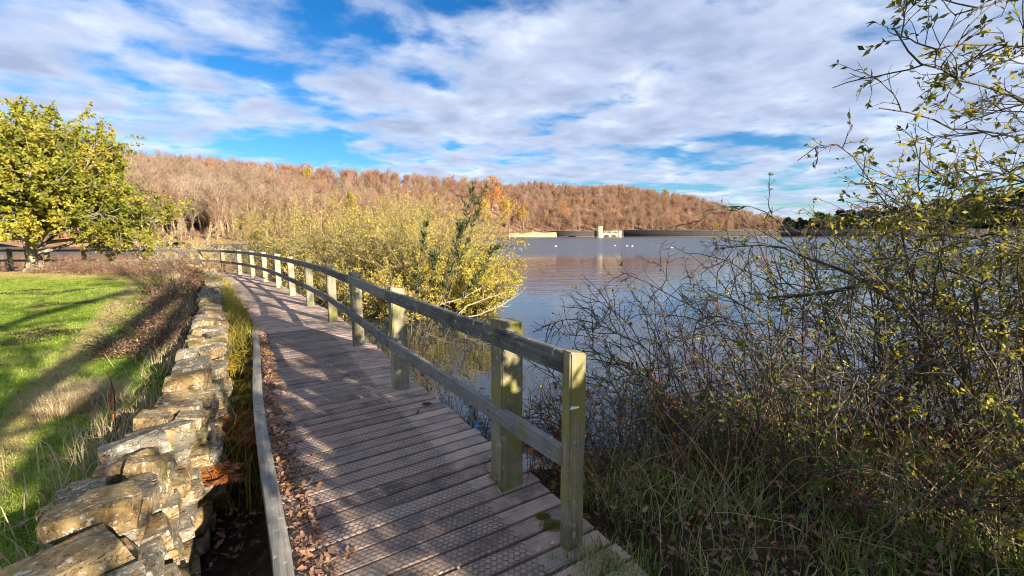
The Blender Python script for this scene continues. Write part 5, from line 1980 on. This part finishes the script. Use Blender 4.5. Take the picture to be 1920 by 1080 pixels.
# ------------------------------------------------------------------ field: grass, thicket at its edge
rng = np.random.default_rng(99)
n = 240000
u = rng.random(n)
Y = 1.2 + 19.3 * u ** 1.25
X = -rng.random(n) * (Y * 1.28 + 1.0)
lat, _ = lateral(X, Y)
ok = lat < -2.25
X, Y, lat = X[ok], Y[ok], lat[ok]
P = np.column_stack([X, Y, lawn_z(X, Y)])
g = Geo()
h = rng.uniform(.025, .065, len(P)) * (1 + .6 * np.exp(-(lat + 2.25) ** 2 * 3))
blades(g, rng, P, h, .0022 + .0007 * Y / 4, 1.1)
tag(g.build('field_grass', M['lawn_blade']), 'short green grass of the field left of the wall', 'grass', kind='stuff')
print('lawn blades', len(P))
g = Geo()
k = rng.choice(len(P), 420, replace=False)
dead_leaf_geo(g, rng, P[k] + (0, 0, .045), rng.uniform(.05, .10, 420), .4)
tag(g.build('field_leaves', M['dead_leaf']), 'brown leaves scattered over the grass field', 'leaves', kind='stuff')
# rank dry grass along the wall foot
n = 9000
S = rng.uniform(s_of((1.2, .7)), s_of((-13, 20)), n)
lt = -2.28 - np.abs(rng.normal(0, .25, n))
a, b = pt(S, lt)
nn = np.array([mnoise.noise(Vector((s_ * .55, 3.3, 0))) for s_ in S])
k = rng.random(n) < np.clip(.25 + nn * 1.6, .04, 1)
P = np.column_stack([a, b, lawn_z(a, b)])[k]
g = Geo()
blades(g, rng, P, rng.uniform(.12, .42, len(P)), rng.uniform(.003, .006, len(P)), .9)
tag(g.build('rank_grass', M['dry_grass']), 'long straw-coloured grass along the foot of the wall', 'grass', kind='stuff')


def thicket(x, y, rx, ry, h, seed, label, mat='bramble_brown', n=85, z=None):
    rng = np.random.default_rng(seed)
    z = float(lawn_z(np.array([x]), np.array([y]))[0]) if z is None else z
    root = empty('bramble_thicket', (x, y, z))
    a, r = rng.uniform(0, 6.28, n), np.sqrt(rng.random(n))
    P = np.stack([x + np.cos(a) * r * rx * .8, y + np.sin(a) * r * ry * .8, np.full(n, z - .05)], 1)
    D = np.stack([np.cos(a) * .8 * r, np.sin(a) * .8 * r, np.ones(n) * .9], 1) + rng.normal(0, .25, (n, 3))
    st = strands(rng, P, D, h * rng.uniform(.8, 1.6, n) * (1.1 - .3 * r), 7, .16, -.12)
    sg, fg = Geo(), Geo()
    tubes(sg, st, .008, .003, 4)
    Q, D, _, _ = kids(rng, st, 9, .2, 1, 30, 70)
    b = strands(rng, Q, D, rng.uniform(.1, .3, len(Q)), 3, .2, 0)
    tubes(sg, b, .004, .002, 3)
    Q, D, _, _ = kids(rng, b, 6, .1, 1.05, 30, 90)
    leaves(fg, rng, Q, D, rng.uniform(.025, .06, len(Q)), .35, .25)
    if mat == 'dry_grass':
        fg = Geo()
        k = rng.integers(0, n, 2600)
        blades(fg, rng, P[k] + rng.normal(0, .05, (2600, 3)) * (1, 1, 0), rng.uniform(.15, .42, 2600), .0028, 1.0)
    if mat != 'dry_grass':
        sg.build('stems', M['red_twig'], root)
    fg.build('leaves' if mat != 'dry_grass' else 'blades', M[mat], root)
    return tag(root, label, 'thicket', 'thickets along the field edge')


thicket(-13.2, 17.4, 1.3, 1.1, .95, 601, 'dark brown thicket at the bend of the wall beyond the field')
thicket(-15.3, 18.2, 1.6, 1.0, .85, 602, 'russet bramble thicket along the far field edge, right one')
thicket(-17.9, 18.8, 1.6, 1.0, .75, 603, 'brown thicket along the far field edge, middle one')
thicket(-20.3, 19.3, 1.2, .9, .6, 604, 'grey-brown thicket just right of the oak trunk')
thicket(-24.6, 19.6, 1.6, .8, .55, 605, 'low brown scrub left of the oak trunk')
for i, (s0, lt, rx, h, mat, lab) in enumerate([(s_of((-3.6, 8.4)), -2.75, .5, .50, 'bramble_brown', 'pale brown dead bracken heaped against the wall halfway along'), (s_of((-5.0, 10.3)), -2.75, .55, .55, 'bramble_brown', 'dead bracken against the wall beyond the halfway heap'),
                                               (s_of((-6.8, 12.8)), -2.7, .6, .55, 'bramble_brown', 'brown bracken heap farther along the wall'), (s_of((-8.8, 15.4)), -2.7, .65, .6, 'bramble_brown', 'dark bramble heap near the far end of the wall'),
                                               (s_of((-2.2, 6.2)), -3.1, .45, .38, 'dry_grass', 'pale straw tussock beside the near part of the wall')]):
    a, b = pt(s0, lt)
    thicket(a, b, rx, rx, h, 620 + i, lab, mat, 70)
root = empty('dead_stalk', (*pt(s_of((-1.6, 5.1)), -2.5), -.25))
rng = np.random.default_rng(640)
g = Geo()
b0 = np.array(root.location)
tubes(g, strands(rng, [b0, b0, b0], [(-.05, .1, 1), (-.3, .3, .8), (.25, .3, .8)], [.62, .5, .5], 7, .06, -.02), .008, .003, 5)
g.build('stems', M['bracken_rust'], root)
tag(root, 'tall reddish dead stalk leaning by the wall', 'stalk')

# ------------------------------------------------------------------ trees behind the camera whose shadows fall on field and deck
SD = np.array([TO_SUN.x, TO_SUN.y]) / math.hypot(TO_SUN.x, TO_SUN.y)


def upsun(x, y, d):
    return (x + SD[0] * d, y + SD[1] * d)


for i, (x, y, d, H, cr, tr, lab, ln, fork) in enumerate([
        (-5.5, 3.0, 15.0, 9.5, 1.7, .20, 'slim bankside tree behind the camera, nearest the boardwalk', 6, .34),
        (-7.0, 10.2, 22.0, 13.0, 3.6, .26, 'tall bankside tree right of the path behind the camera', 5, .4),
        (-5.5, 1.6, 19.0, 11.0, 1.8, .22, 'bankside tree farther behind the camera', 6, .36)]):
    bx, by = upsun(x, y, d)
    leafy_tree('bankside_tree', lab, (bx, by, -.3), 700 + i, H, cr, tr, 'shade_leaf', 'oak_bark', ln, .11, fork=fork, n1=14, n2=6, n3=5)

rose_bush('unseen leafy shrub behind the camera to the right, placed to shade the deck and end post', 3.50, -.12, 801, 60, 1.4, 2.15, .12, 1.4, 0, 'twig', 'shade_leaf', 'bank_shrub', 0, 9, 4, 'shrub', None, .10)  # unseen shrub, placed and sized to throw the shade band over deck and post

# an unseen tree added behind the camera, its limbs shaped to throw the long stripes across the field
big = empty('shadow_tree', (10.5, -5.5, -.3))
rng = np.random.default_rng(810)
g = Geo()
tubes(g, np.array([[(10.5, -5.5, -.6), (10.4, -5.4, 1.2), (10.2, -5.3, 3.2), (10.3, -5.2, 5.5), (10.1, -5.3, 8.0), (10.3, -5.2, 10.5)]]), .42, .10, 10)
g.build('trunk', M['oak_bark'], big, True)
for pl, r0, r1, k1 in [([(-90, 850, 9.0), (0, 782, 11.5), (120, 690, 14.5), (250, 612, 18.5), (335, 555, 21.5)], .13, .17, 12),
                       ([(40, 900, 11.0), (130, 800, 12.5), (230, 700, 15.0), (310, 620, 18.5), (350, 560, 22.0)], .10, .15, 12),
                       ([(-60, 640, 16.5), (40, 600, 18.0), (150, 570, 20.5), (260, 548, 23.0)], .11, .14, 16)]:
    P = np.array([on(a, b, -.22) + np.array(TO_SUN) * t for a, b, t in pl])
    P = np.vstack([P, [(10.2, -5.3, max(4.0, P[-1][2]))]])
    C = catmull(P, 5)[None]
    g = Geo()
    tubes(g, C, r0, r1, 7)
    Q, D, _, t = kids(rng, C, k1, .02, .9, 30, 75)
    b1 = strands(rng, Q, D, rng.uniform(.8, 2.0, len(t)), 5, .15, .03)
    tubes(g, b1, .035, .010, 4)
    Q, D, _, t = kids(rng, b1, 6, .2, 1, 25, 65)
    b2 = strands(rng, Q, D, rng.uniform(.3, .8, len(t)), 3, .18, .02)
    tubes(g, b2, .010, .004, 3)
    lb = g.build('limb', M['oak_bark'], big, True)
    fg = Geo()
    Q, D, _, _ = kids(rng, b2, 5, .2, 1, 30, 85)
    leaves(fg, rng, Q, D, rng.uniform(.06, .12, len(Q)), .6, .2)
    fg.build('leaves', M['shade_leaf'], lb, loc=tuple(big.location))
tag(big, 'unseen spreading tree added behind the camera, limbs shaped to shade the field in stripes', 'tree')
